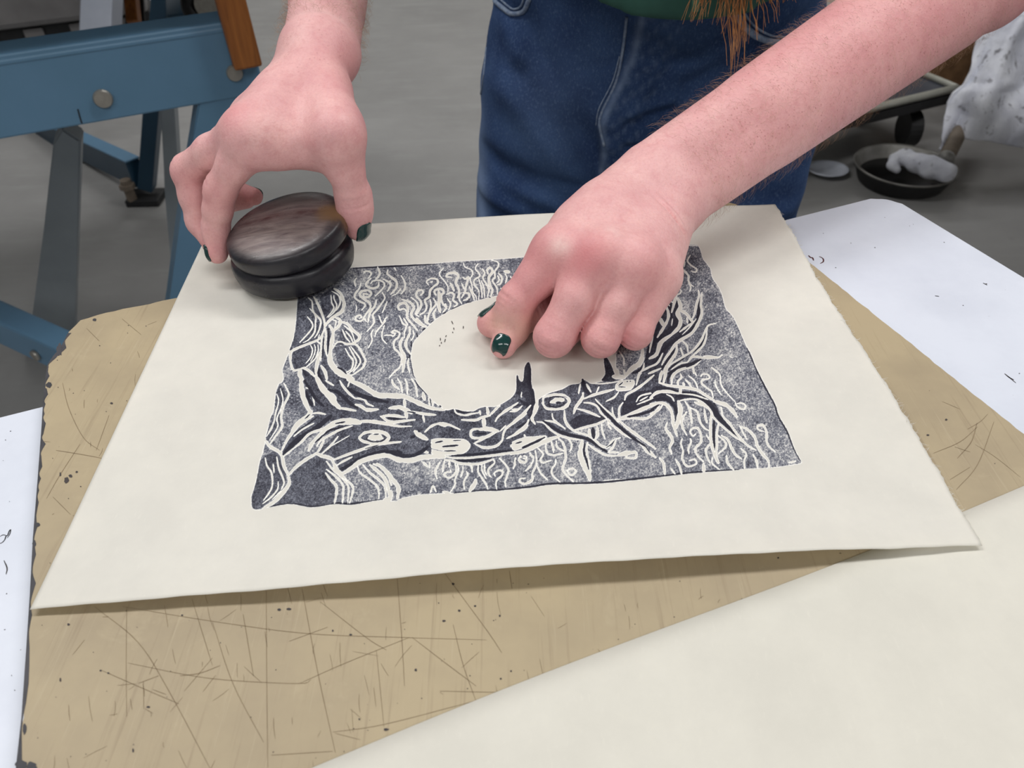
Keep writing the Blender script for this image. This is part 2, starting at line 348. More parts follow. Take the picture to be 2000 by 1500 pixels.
def surface(fn, xs, ys, zs, B=8, lip=1.6):
    """surface nets on a rectilinear grid, evaluated only in blocks near the surface"""
    xs, ys, zs = (np.asarray(v, np.float32) for v in (xs, ys, zs))
    ax = []
    for v in (xs, ys, zs):
        r = (-(len(v)-1)) % B
        ax.append(np.concatenate([v, v[-1]+np.arange(1, r+1, dtype=np.float32)*(v[-1]-v[-2])]) if r else v)
    n = [len(a) for a in ax]; nb = [(k-1)//B for k in n]
    c = [np.array([(a[i*B]+a[i*B+B])/2 for i in range(m)]) for a, m in zip(ax, nb)]
    hw = [np.array([(a[i*B+B]-a[i*B])/2 for i in range(m)]) for a, m in zip(ax, nb)]
    I, J, K = (g.ravel() for g in np.meshgrid(*[np.arange(m) for m in nb], indexing='ij'))
    pc = np.stack([c[0][I], c[1][J], c[2][K]], 1).astype(np.float32)
    hd = np.sqrt(hw[0][I]**2+hw[1][J]**2+hw[2][K]**2)
    keep = np.abs(fn(pc)) < hd*lip+0.003
    I, J, K = I[keep], J[keep], K[keep]
    o = np.arange(B+1); N1, N2 = n[1], n[2]
    VS, CI, QS = [], [], []; edges = []
    for s in range(0, len(I), 1500):
        i, j, k = I[s:s+1500], J[s:s+1500], K[s:s+1500]; m = len(i)
        gi = i[:, None]*B+o; gj = j[:, None]*B+o; gk = k[:, None]*B+o
        X = np.broadcast_to(ax[0][gi][:, :, None, None], (m, B+1, B+1, B+1)); Yy = np.broadcast_to(ax[1][gj][:, None, :, None], X.shape); Z = np.broadcast_to(ax[2][gk][:, None, None, :], X.shape)
        d = fn(np.stack([X.ravel(), Yy.ravel(), Z.ravel()], 1)).reshape(X.shape)
        neg = d < 0
        cs = [neg[:, a:a+B, b:b+B, e:e+B] for a in (0, 1) for b in (0, 1) for e in (0, 1)]
        cnt = sum(q.astype(np.int8) for q in cs); act = (cnt > 0) & (cnt < 8)
        am, aa, ab, ae = np.nonzero(act)
        if not len(am): continue
        acc = np.zeros((len(am), 3), np.float32); num = np.zeros(len(am), np.float32)
        for ax_ in range(3):
            for u in (0, 1):
                for v in (0, 1):
                    o0 = [0, 0, 0]; oth = [q for q in range(3) if q != ax_]; o0[oth[0]] = u; o0[oth[1]] = v
                    o1 = list(o0); o1[ax_] = 1
                    A0 = (am, aa+o0[0], ab+o0[1], ae+o0[2]); A1 = (am, aa+o1[0], ab+o1[1], ae+o1[2])
                    d0, d1 = d[A0], d[A1]; cr = (d0 < 0) != (d1 < 0)
                    t = np.where(cr, d0/np.where(cr, d0-d1, 1), 0)[:, None]
                    p0 = np.stack([X[A0], Yy[A0], Z[A0]], 1); p1 = np.stack([X[A1], Yy[A1], Z[A1]], 1)
                    acc += np.where(cr[:, None], p0+(p1-p0)*t, 0); num += cr
        VS.append(acc/num[:, None])
        ci = ((i[am]*B+aa).astype(np.int64)*N1+(j[am]*B+ab))*N2+(k[am]*B+ae); CI.append(ci)
        for ax_ in range(3):
            o1 = [0, 0, 0]; o1[ax_] = 1
            s0 = d[am, aa, ab, ae] < 0; s1 = d[am, aa+o1[0], ab+o1[1], ae+o1[2]] < 0
            cr = s0 != s1; edges.append((ax_, ci[cr], s0[cr]))
    V = np.concatenate(VS); C = np.concatenate(CI); od = np.argsort(C); C = C[od]; V = V[od]
    st = (N1*N2, N2, 1); Q = []
    for ax_, ci, s0 in edges:
        u, v = [st[q] for q in range(3) if q != ax_]
        ids = [ci, ci-u, ci-u-v, ci-v]; idx = [np.clip(np.searchsorted(C, q), 0, len(C)-1) for q in ids]
        ok = np.ones(len(ci), bool)
        for q, ii in zip(ids, idx): ok &= C[ii] == q
        f = np.stack(idx, 1)
        flip = s0 if ax_ != 1 else ~s0
        f = np.where(flip[:, None], f, f[:, ::-1]); Q.append(f[ok])
    return V, np.concatenate(Q)
def steps(segs):
    """segs: (start, end, step) list joined"""
    out = [segs[0][0]]
    for a, b, s in segs:
        k = max(1, int(round((b-a)/s))); out += list(np.linspace(a, b, k+1)[1:])
    return np.array(out)
def trace(fn, p, d, tmax=2.0):
    p = np.array(p, float); d = nrm(d); t = 0.0
    for _ in range(120):
        v = float(fn((p+d*t)[None].astype(np.float32))[0])
        if v < 0.00015: return p+d*t
        t += v*0.8
        if t > tmax: return None
    return p+d*t
def grad(fn, p, e=0.0006):
    p = np.asarray(p, np.float32); g = []
    for i in range(3):
        o = np.zeros(3, np.float32); o[i] = e; g.append(fn(p+o)-fn(p-o))
    g = np.stack(g, 1); return g/np.maximum(np.linalg.norm(g, axis=1, keepdims=True), 1e-9)

# ------------------------------------------------------------------ floor
bm = bmesh.new(); prism(bm, [(-4, -3), (4.2, -3), (4.2, 6.5), (-4, 6.5)], -.05, 0.0)
fl = bm_obj('floor', bm, M_FLOOR); tag(fl, 'grey concrete workshop floor', kind='structure')
M_WALL = var('painted_wall', lin(204, 203, 200), lin(196, 195, 192), 3, .8); M_CEIL = var('white_ceiling', lin(232, 231, 226), lin(224, 223, 219), 3, .85)
for nm, a_, b_ in (('wall_left', (-4.05, -3), (-4.05, 6.5)), ('wall_right', (4.25, -3), (4.25, 6.5)), ('wall_back', (-4.1, 6.55), (4.3, 6.55)), ('wall_front', (-4.1, -3.05), (4.3, -3.05))):
    bm = bmesh.new(); bar(bm, (*a_, 1.6), (*b_, 1.6), .1, 3.2); tag(bm_obj(nm, bm, M_WALL), 'plain off-white workshop wall', kind='structure')
bm = bmesh.new(); prism(bm, [(-4.1, -3.1), (4.3, -3.1), (4.3, 6.6), (-4.1, 6.6)], 3.2, 3.25); tag(bm_obj('ceiling', bm, M_CEIL), 'white workshop ceiling', kind='structure')
# ------------------------------------------------------------------ white table
TOPH = -.0082
tFR = P(1737, 379, TOPH); e1 = nrm(P(0, 820, TOPH)-P(1535, 433, TOPH)); e2 = nrm(P(2000, 560, TOPH)-tFR); e2 = nrm(e2-e1*np.dot(e1, e2))
tFR = tFR - (-e1*.002) ; TL, TD = 1.05, .72
tc = tFR+e1*TL/2+e2*TD/2
table = empty('white_table', (tc[0], tc[1], 0)); tag(table, 'white laminate table with rounded corners under the tan board', 'table')
def rrect(o, a, b, la, lb, r, seg=6):
    pts = []
    for (ca, cb, s0) in ((r, r, 2), (la-r, r, 3), (la-r, lb-r, 0), (r, lb-r, 1)):
        for k in range(seg+1):
            t = (s0+k/seg)*math.pi/2; pts.append(o+a*(ca+r*math.cos(t))+b*(cb+r*math.sin(t)))
    return pts
bm = bmesh.new(); prism(bm, rrect(tFR, e1, e2, TL, TD, .014), TABLE_Z+TOPH-.026, TABLE_Z+TOPH)
bmesh.ops.bevel(bm, geom=[e for e in bm.edges if abs(e.verts[0].co.z-e.verts[1].co.z) < 1e-6 and len(e.link_faces) == 2 and e.verts[0].co.z > TABLE_Z+TOPH-.001], offset=.0016, segments=2, affect='EDGES')
top_o = bm_obj('tabletop', bm, M_WHITE, table)
bm = bmesh.new()
c_ = [tFR+e1*.10+e2*.08, tFR+e1*(TL-.10)+e2*.08, tFR+e1*(TL-.10)+e2*(TD-.08), tFR+e1*.10+e2*(TD-.08)]
for k in range(4):
    a, b = c_[k].copy(), c_[(k+1) % 4].copy(); a[2] = b[2] = TABLE_Z+TOPH-.061; bar(bm, a, b, .02, .07)
bm_obj('apron', bm, M_GREY2, table)
for q in c_:
    bm = bmesh.new(); bar(bm, (q[0], q[1], 0), (q[0], q[1], TABLE_Z+TOPH-.026), .045, .045, (0, 1, 0), .004); bm_obj('leg', bm, M_GREY2, table)
def flat_marks(name, strokes, h, mat, parent, thick=.00022, lift=.00012, label=None, stuff=True):
    """thin raised marks lying on a level surface; strokes: (width px, points px)"""
    bm = bmesh.new()
    for wd, pts in strokes:
        q = spline(pts, 6) if len(pts) > 2 else spline(pts, 4); c = [P(x, y, h) for x, y in q]; n = len(c)
        L, R = [], []
        for i in range(n):
            d = nrm(c[min(i+1, n-1)]-c[max(i-1, 0)]); s = np.cross(d, (0, 0, 1)); dep = (c[i]-CAM) @ RW[:, 2]
            r = wd*.5*dep/F_PX*(.35+.65*math.sin(math.pi*min(1, max(0, (i+.35)/(n-.3))))**.6)
            L.append(bm.verts.new(c[i]+s*r+[0, 0, lift])); R.append(bm.verts.new(c[i]-s*r+[0, 0, lift]))
        for i in range(n-1): bm.faces.new((L[i], R[i], R[i+1], L[i+1]))
    o = bm_obj(name, bm, mat, parent)
    if stuff: o['kind'] = 'stuff'
    if label: o['label'] = label
    return o
flat_marks('pen_mark', [(3.4, [(1579, 499), (1583, 503), (1587, 504), (1589, 509)]), (2.6, [(1600, 501), (1607, 505), (1608, 511), (1602, 515)])], TOPH, M_REDPEN, table, label='dark red pen marks near the print sheet')
flat_marks('pen_doodle', [(2.2, [(-10, 1062), (2, 1061), (9, 1055), (12, 1047), (15, 1046), (18, 1038), (21, 1035), (19, 1044), (14, 1051)]), (1.6, [(0, 1048), (6, 1045), (12, 1046)])], TOPH, M_PEN, table, label='small black pen doodle near the left edge of the table')
sp = [(rng.uniform(1.2, 2.6), [(x, y), (x+rng.uniform(1, 3), y+rng.uniform(-1, 1))]) for x, y in [(1727, 425), (1776, 441), (1783, 438), (1661, 475), (1708, 484), (1631, 523), (1843, 473), (1607, 456), (1880, 597), (1925, 555), (1990, 730), (10, 860), (20, 842), (6, 900), (28, 1348), (22, 1320), (8, 1230), (40, 1270), (12, 1160), (18, 980)]]
sp += [(2.2, [(1826, 578), (1834, 579)]), (2.2, [(1920, 553), (1928, 557)]), (3.0, [(1962, 730), (1972, 738), (1980, 742)]), (2.0, [(1968, 735), (1984, 748)]), (2.2, [(8, 1095), (14, 1110), (12, 1122)])]
flat_marks('ink_speck', sp, TOPH, M_SPECK, table)
# ------------------------------------------------------------------ tan board
BH = -.0012
left = [(33, 1500), (44, 1400), (53, 1268), (60, 1162), (66, 1049), (75, 936), (82, 842), (88, 748), (94, 712), (106, 694), (119, 680), (135, 648), (157, 626), (207, 611), (339, 583)]
far = [(1340, 409), (1405, 398), (1424, 396), (1437, 399), (1450, 410)]; right_ = [(1590, 520), (1780, 672), (2000, 848)]
pts = [P(x, y, BH) for x, y in left+far+right_]
BLc = P(8, 1800, BH); bd = pts[-1]-pts[-3]; eb = P(1424, 396, BH)-P(157, 626, BH)
BRc = BLc+eb*1.0+nrm(pts[0]-pts[3])*.01
pts = [BLc+nrm(eb)*.012+nrm(pts[0]-pts[3])*.010, BLc]+pts+[BRc]
bc = np.mean(pts, 0)
wob = lambda k: rng.normal(0, .00022, 3)*[1, 1, 0]
dense = []
for k in range(len(pts)):
    a, b = pts[k], pts[(k+1) % len(pts)]; m = max(1, int(np.linalg.norm(b-a)/.004))
    for i in range(m): dense.append(a+(b-a)*i/m+(wob(0) if np.linalg.norm(b-a) < .2 else 0))
bm = bmesh.new(); prism(bm, dense, TABLE_Z-.0074, TABLE_Z+BH)
me = bpy.data.meshes.new('tan_board'); bmesh.ops.recalc_face_normals(bm, faces=bm.faces)
for f in bm.faces: f.material_index = 0 if f.normal.z > .9 else 1
bm.to_mesh(me); bm.free(); board = link('tan_board', me, M_BOARD); me.materials.append(M_EDGE)
tag(board, 'scratched tan linoleum-topped board with a chipped black edge, on the white table', 'board')
# chipped dark edging along the left side
bm = bmesh.new(); q = [P(x, y, BH) for x, y in [(18, 1640)]+left[:12]]; L = []
dq = []
for a, b in zip(q[:-1], q[1:]):
    m = max(2, int(np.linalg.norm(b-a)/.0012)); dq += [a+(b-a)*i/m for i in range(m)]
w_ = .0002+.0007*np.abs(np.interp(np.arange(len(dq)), np.arange(0, len(dq)+12, 6), rng.normal(0, 1, len(np.arange(0, len(dq)+12, 6)))))**1.4
L, R = [], []
for i, c in enumerate(dq):
    d = nrm(dq[min(i+1, len(dq)-1)]-dq[max(i-1, 0)]); s = np.cross(d, (0, 0, 1)); 
    L.append(bm.verts.new(c-s*.0003+[0, 0, .0001])); R.append(bm.verts.new(c+s*w_[i]+[0, 0, .0001]))
for i in range(len(dq)-1): bm.faces.new((L[i], R[i], R[i+1], L[i+1]))
def blotch(bm, px, py, rx, ry, h):
    vs = [bm.verts.new(P(px+rx*math.cos(t)*rng.uniform(.7, 1.15), py+ry*math.sin(t)*rng.uniform(.7, 1.15), h)+[0, 0, .00014]) for t in np.linspace(0, 2*math.pi, 14, endpoint=False)]; bm.faces.new(vs)
for b_ in [(116, 684, 6, 13), (96, 752, 6, 6), (89, 764, 4, 7), (42, 1494, 12, 11), (62, 1496, 12, 9), (185, 625, 4, 3), (73, 1025, 6, 5), (67, 1062, 4, 8), (48, 1424, 4, 12)]: blotch(bm, *b_, BH)
tag(bm_obj('worn_edge', bm, M_EDGE, board), kind='stuff')
z6 = lambda *p: [(x/2, 1000+y/2) for x, y in p]; z5 = lambda *p: [(1500+x/2.028, 380+y/2.028) for x, y in p]; z4 = lambda *p: [(x/1.595, 560+y/1.595) for x, y in p]
scr = [(1.8, z6((1040, 300), (1042, 650), (1046, 1000))), (2.2, z6((1550, 240), (1570, 500), (1580, 680))), (2.2, z6((370, 370), (540, 510), (660, 700), (820, 1000))), (1.8, z6((480, 370), (850, 430), (1200, 475), (1560, 490), (1900, 500))),
 (1.8, z6((750, 340), (790, 470), (830, 600))), (2.0, z6((830, 430), (910, 670), (1030, 900))), (2.2, z6((950, 400), (990, 640))), (2.2, z6((1180, 300), (1240, 620), (1310, 940))), (1.8, z6((1250, 350), (1430, 490), (1510, 540))), (2.0, z6((1610, 490), (1740, 590), (1860, 680))),
 (1.7, z6((500, 590), (750, 640), (930, 660), (1170, 670), (1215, 655))), (2.4, z6((705, 640), (780, 630), (860, 600))), (1.8, z6((1170, 670), (1350, 590), (1600, 490))), (1.8, z6((400, 620), (560, 690), (700, 750))), (1.8, z6((540, 670), (620, 640))), (1.5, z6((720, 700), (830, 570))), (1.6, z6((1130, 505), (1280, 450))),
 (2.2, z6((1730, 230), (1900, 460), (1960, 550))), (2.0, z6((1770, 440), (1810, 600), (1860, 740))), (1.4, z6((495, 370), (493, 600), (495, 800))), (1.6, z6((1300, 860), (1500, 830), (1850, 740))), (1.6, z6((1470, 540), (1500, 840))), (1.5, z6((560, 660), (562, 770))), (1.5, z6((1120, 280), (1140, 360))), (1.5, z6((1720, 700), (1950, 705))), (1.6, z6((1060, 950), (1300, 935))),
 (1.8, z5((655, 1025), (760, 980), (830, 920))), (2.4, z5((750, 1045), (805, 980), (828, 905))), (1.8, z5((745, 1170), (830, 1070), (895, 900))), (1.5, z5((720, 1130), (800, 1080))), (1.6, z5((870, 870), (840, 900), (790, 930))), (1.6, z5((740, 1000), (800, 1020))), (1.4, z5((820, 990), (900, 1040), (1000, 1120))), (1.4, z5((690, 820), (760, 850))),
 (1.8, z4((195, 300), (215, 380), (260, 470), (310, 510))), (2.2, z4((175, 510), (250, 522), (320, 535))), (1.8, z4((250, 490), (185, 590), (145, 660))), (1.6, z4((300, 510), (340, 400))), (1.5, z4((270, 130), (310, 170))), (1.5, z4((165, 655), (220, 710))), (1.4, z4((380, 100), (440, 150))), (2.0, z6((1990, 230), (2000, 300)))]
for k in range(130):
    x, y = (rng.uniform(60, 1500), rng.uniform(1130, 1500)) if k < 110 else ((rng.uniform(95, 330), rng.uniform(620, 1100)) if k < 150 else (rng.uniform(1640, 1990), rng.uniform(600, 1000)))
    an = (1.45 if rng.random() < .65 else rng.uniform(0, 3.1))+rng.normal(0, .12); l = rng.uniform(8, 55)*(1 if k < 110 else .45)
    scr.append((rng.uniform(.9, 1.6), [(x, y), (x+math.cos(an)*l*.5+rng.normal(0, 1), y+math.sin(an)*l*.5), (x+math.cos(an)*l, y+math.sin(an)*l)]))
from_poly = [(p[0], p[1]) for p in dense]
def inside(x, y):
    c = P(x, y, BH); n = len(from_poly); r = False
    for i in range(n):
        (x1, y1), (x2, y2) = from_poly[i], from_poly[i-1]
        if (y1 > c[1]) != (y2 > c[1]) and c[0] < (x2-x1)*(c[1]-y1)/(y2-y1)+x1: r = not r
    return r
scr = [(w2, p) for w2, p in scr if all(inside(*q) for q in p)]
flat_marks('scratch', [(w2*.62, p) for w2, p in scr], BH, M_SCR, board)
bm = bmesh.new()
for b_ in [(134, 1220, 3, 2.5), (197, 1310, 2.5, 2), (212, 1315, 2.5, 2), (118, 1328, 2, 4), (545, 1191, 4, 2.5), (564, 1190, 5, 2.5), (754, 1425, 6, 3), (885, 1141, 3, 2.5), (897, 1193, 3, 2.5), (928, 1184, 2.5, 2), (812, 1309, 2.5, 3), (650, 1232, 2, 2), (685, 1240, 3, 2), (867, 1213, 4, 2), (976, 1203, 2, 2), (130, 938, 5, 6), (138, 930, 4, 3), (150, 922, 3, 2), (118, 927, 2, 4), (218, 788, 3, 2), (1812, 850, 3, 2), (1760, 842, 2, 2), (1795, 668, 3, 2), (1848, 820, 2.5, 2), (1520, 1090, 2, 2), (356, 1202, 2.5, 1.6), (998, 1311, 2, 2), (978, 1326, 2, 2), (702, 1405, 2, 2), (260, 1466, 2, 4), (290, 1381, 4, 2)]:
    if inside(b_[0], b_[1]): blotch(bm, *b_, BH)
for k in range(90):
    x, y = (rng.uniform(60, 1500), rng.uniform(1130, 1500)) if k < 60 else (rng.uniform(95, 330), rng.uniform(620, 1100))
    if inside(x, y): blotch(bm, x, y, rng.uniform(.6, 1.4), rng.uniform(.5, 1.2), BH)
tag(bm_obj('ink_speck', bm, M_SPECK, board), kind='stuff')
# ------------------------------------------------------------------ blank sheet in front
a = P(605, 1500, 0); b = P(2000, 950, 0); dx = nrm(b-a); dy = nrm(np.cross((0, 0, 1), dx)); o = b+dx*.09; la = .40; lb = .27
g_u, g_v = np.meshgrid(np.linspace(0, 1, 40), np.linspace(0, 1, 30), indexing='ij')
Vv = o-dx*(g_u[..., None]*la)-dy*(g_v[..., None]*lb); 
off = (g_u*la); Vv[..., :2] += (dy[:2]*(.0010*np.sin(g_u*9+.7)*(1-g_v))[..., None])
Vv[..., 2] = TABLE_Z-.0004+.0006*np.sin(g_u*7)*np.sin(g_v*5)**2*.5
gi = np.arange(40*30).reshape(40, 30); Q = np.stack([gi[:-1, :-1], gi[:-1, 1:], gi[1:, 1:], gi[1:, :-1]], -1).reshape(-1, 4)
T = Vv.reshape(-1, 3); Bv = T-[0, 0, .0002]; ring = list(gi[:, 0])+list(gi[-1, 1:])+list(gi[-2::-1, -1])+list(gi[0, -2:0:-1]); N = len(T)
RQ = [[ring[k], ring[(k+1) % len(ring)], ring[(k+1) % len(ring)]+N, ring[k]+N] for k in range(len(ring))]
blank = mesh_np('blank_sheet', np.concatenate([T, Bv]), np.concatenate([Q, Q[:, ::-1]+N, np.array(RQ)]), M_PAPER2)
tag(blank, 'blank cream paper sheet in the lower right corner, tucked under the print sheet', 'paper')

# ------------------------------------------------------------------ the print sheet
SH_NL, SH_NR, SH_FR, SH_FL = P(62, 1195), P(1915, 1070), P(1511, 411), P(409, 453)
def sheet_lift(u, v):
    u = np.asarray(u, float); v = np.asarray(v, float)
    near = np.interp(u, [0, .12, .3, .5, .65, .8, .9, 1.0], [.0004, .0016, .0042, .0064, .0068, .0046, .0020, .0012])*np.clip(1-v/.15, 0, 1)**1.6
    right = np.interp(v, [0, .15, .35, .55, .7, .85, 1.0], [.0, .002, .0022, .0008, .0010, .0034, .0030])*np.clip((u-.86)/.14, 0, 1)**1.5
    far = np.interp(u, [0, .3, .55, .8, .92, 1.0], [0, .0005, .0028, .0036, .0030, .0])*np.clip((v-.90)/.10, 0, 1)**1.4
    wav = .0005*np.sin(u*23+v*9)*np.clip((u-.82)/.18, 0, 1)+.0004*np.sin(u*17)*np.clip((.14-v)/.14, 0, 1)
    return np.maximum(near+right+far+wav, 0)+.0012
def sheet_xy(u, v):
    u = np.asarray(u)[..., None]; v = np.asarray(v)[..., None]
    return (SH_NL*(1-u)+SH_NR*u)*(1-v)+(SH_FL*(1-u)+SH_FR*u)*v
nu, nv = 200, 150
uu, vv = np.meshgrid(np.linspace(0, 1, nu), np.linspace(0, 1, nv), indexing='ij')
XY = sheet_xy(uu, vv); nz = rng.normal(0, 1, (nu, nv, 2))
edge = np.zeros((nu, nv)); edge[-1, :] = 1; XY[..., 0] += edge*(nz[..., 0]*.00018+.0003*np.sin(vv*60)+.00015*np.sin(vv*151)); 
edge = np.zeros((nu, nv)); edge[:, 0] = 1; XY[..., 1] += edge*(.00012*np.sin(uu*47)+.00008*np.sin(uu*131))
XY[..., 2] = TABLE_Z+sheet_lift(uu, vv)
gi = np.arange(nu*nv).reshape(nu, nv); Q = np.stack([gi[:-1, :-1], gi[1:, :-1], gi[1:, 1:], gi[:-1, 1:]], -1).reshape(-1, 4)
T = XY.reshape(-1, 3); B = T-[0, 0, .00018]; N = len(T)
ring = list(gi[:, 0])+list(gi[-1, 1:])+list(gi[-2::-1, -1])+list(gi[0, -2:0:-1])
RQ = [[ring[(k+1) % len(ring)], ring[k], ring[k]+N, ring[(k+1) % len(ring)]+N] for k in range(len(ring))]
sheet = mesh_np('print_sheet', np.concatenate([T, B]), np.concatenate([Q, Q[:, ::-1]+N, np.array(RQ)]), M_PAPER)
tag(sheet, 'large cream sheet bearing the black tree and moon print, on the tan board', 'print')
# deckle fibres along its right edge
bm = bmesh.new()
for k in range(150):
    v = rng.uniform(.03, .97); a = sheet_xy(.999, v)+np.array([0, 0, sheet_lift(1.0, v)-.0001]); L = rng.uniform(.0008, .0032); an = rng.normal(0, .9)
    d = np.array([math.cos(an), math.sin(an), 0.15]); tube(bm, [a, a+d*L*.5, a+d*L+np.array([0, rng.normal(0, .0006), 0])], [.00008, .00007, .00003], 3, False)
tag(bm_obj('deckle_fibres', bm, M_PAPER, sheet, True), kind='stuff')
# ---- the printed picture, drawn stroke by stroke in the frames it was measured in
TILES = {1: (480, 500, 6.25), 2: (480, 740, 5.77), 3: (680, 490, 6.0), 4: (740, 740, 6.25), 5: (1000, 700, 5.77), 6: (1180, 470, 5.769), 7: (1270, 680, 5.77), 0: (0, 0, 1.0)}
SS = 2.0; X0, Y0, WW, HH = 482, 466, 1096, 544
IMG = np.zeros((int(HH*SS), int(WW*SS)), np.float32)
wobx = np.interp(np.arange(4000), np.arange(0, 4000, 5), rng.normal(0, 1, 800)); 
def to_img(tile, pts):
    ox, oy, s = TILES[tile]; p = np.asarray(pts, float); return (np.stack([ox+p[:, 0]/s-X0, oy+p[:, 1]/s-Y0], 1))*SS
def fill(tile, lev, pts, soft=0.8):
    q = to_img(tile, pts); 
    if len(q) > 6: q = spline(np.vstack([q, q[:1]]), 4)
    x0, y0 = np.maximum(np.floor(q.min(0))-3, 0).astype(int); x1, y1 = np.minimum(np.ceil(q.max(0))+4, [IMG.shape[1], IMG.shape[0]]).astype(int)
    if x1 <= x0 or y1 <= y0: return
    gx, gy = np.meshgrid(np.arange(x0, x1)+.5, np.arange(y0, y1)+.5); ins = np.zeros(gx.shape, bool)
    for a, b in zip(q, np.roll(q, -1, 0)):
        if a[1] == b[1]: continue
        c = ((a[1] > gy) != (b[1] > gy)) & (gx < (b[0]-a[0])*(gy-a[1])/(b[1]-a[1])+a[0]); ins ^= c
    m = ins.astype(np.float32); k = np.pad(m, 1, mode='edge'); m = (k[1:-1, 1:-1]*2+k[:-2, 1:-1]+k[2:, 1:-1]+k[1:-1, :-2]+k[1:-1, 2:])/6
    s = IMG[y0:y1, x0:x1]; s[...] = s*(1-m)+lev*m
def stroke(tile, lev, wd, pts, taper=True):
    q = to_img(tile, pts); q = spline(q, 6) if len(q) > 2 else spline(q, 10)
    L = np.concatenate([[0], np.cumsum(np.linalg.norm(np.diff(q, axis=0), axis=1))]); tot = max(L[-1], 1e-3)
    r = wd/TILES[tile][2]*SS/2
    rad = np.full(len(q), r)
    if taper: rad = r*(.5+.5*np.clip(np.minimum(L, tot-L)/(tot*.32), 0, 1)**.7)
    o = rng.integers(0, 3500); rad = rad*(1+.10*wobx[o+(L*.5).astype(int) % 400])
    for k in range(len(q)-1):
        a, b = q[k], q[k+1]; R2 = max(rad[k], rad[k+1])+1.5
        x0, y0 = np.maximum(np.floor(np.minimum(a, b)-R2), 0).astype(int); x1, y1 = np.minimum(np.ceil(np.maximum(a, b)+R2)+1, [IMG.shape[1], IMG.shape[0]]).astype(int)
        if x1 <= x0 or y1 <= y0: continue
        gx, gy = np.meshgrid(np.arange(x0, x1)+.5, np.arange(y0, y1)+.5); d = b-a; t = np.clip(((gx-a[0])*d[0]+(gy-a[1])*d[1])/max(d @ d, 1e-6), 0, 1)
        ds = np.hypot(gx-a[0]-t*d[0], gy-a[1]-t*d[1]); m = np.clip(rad[k]+(rad[k+1]-rad[k])*t-ds+.5, 0, 1)
        s = IMG[y0:y1, x0:x1]; s[...] = np.where(lev < .5, np.minimum(s, s*(1-m)+lev*m), s*(1-m)+lev*m)
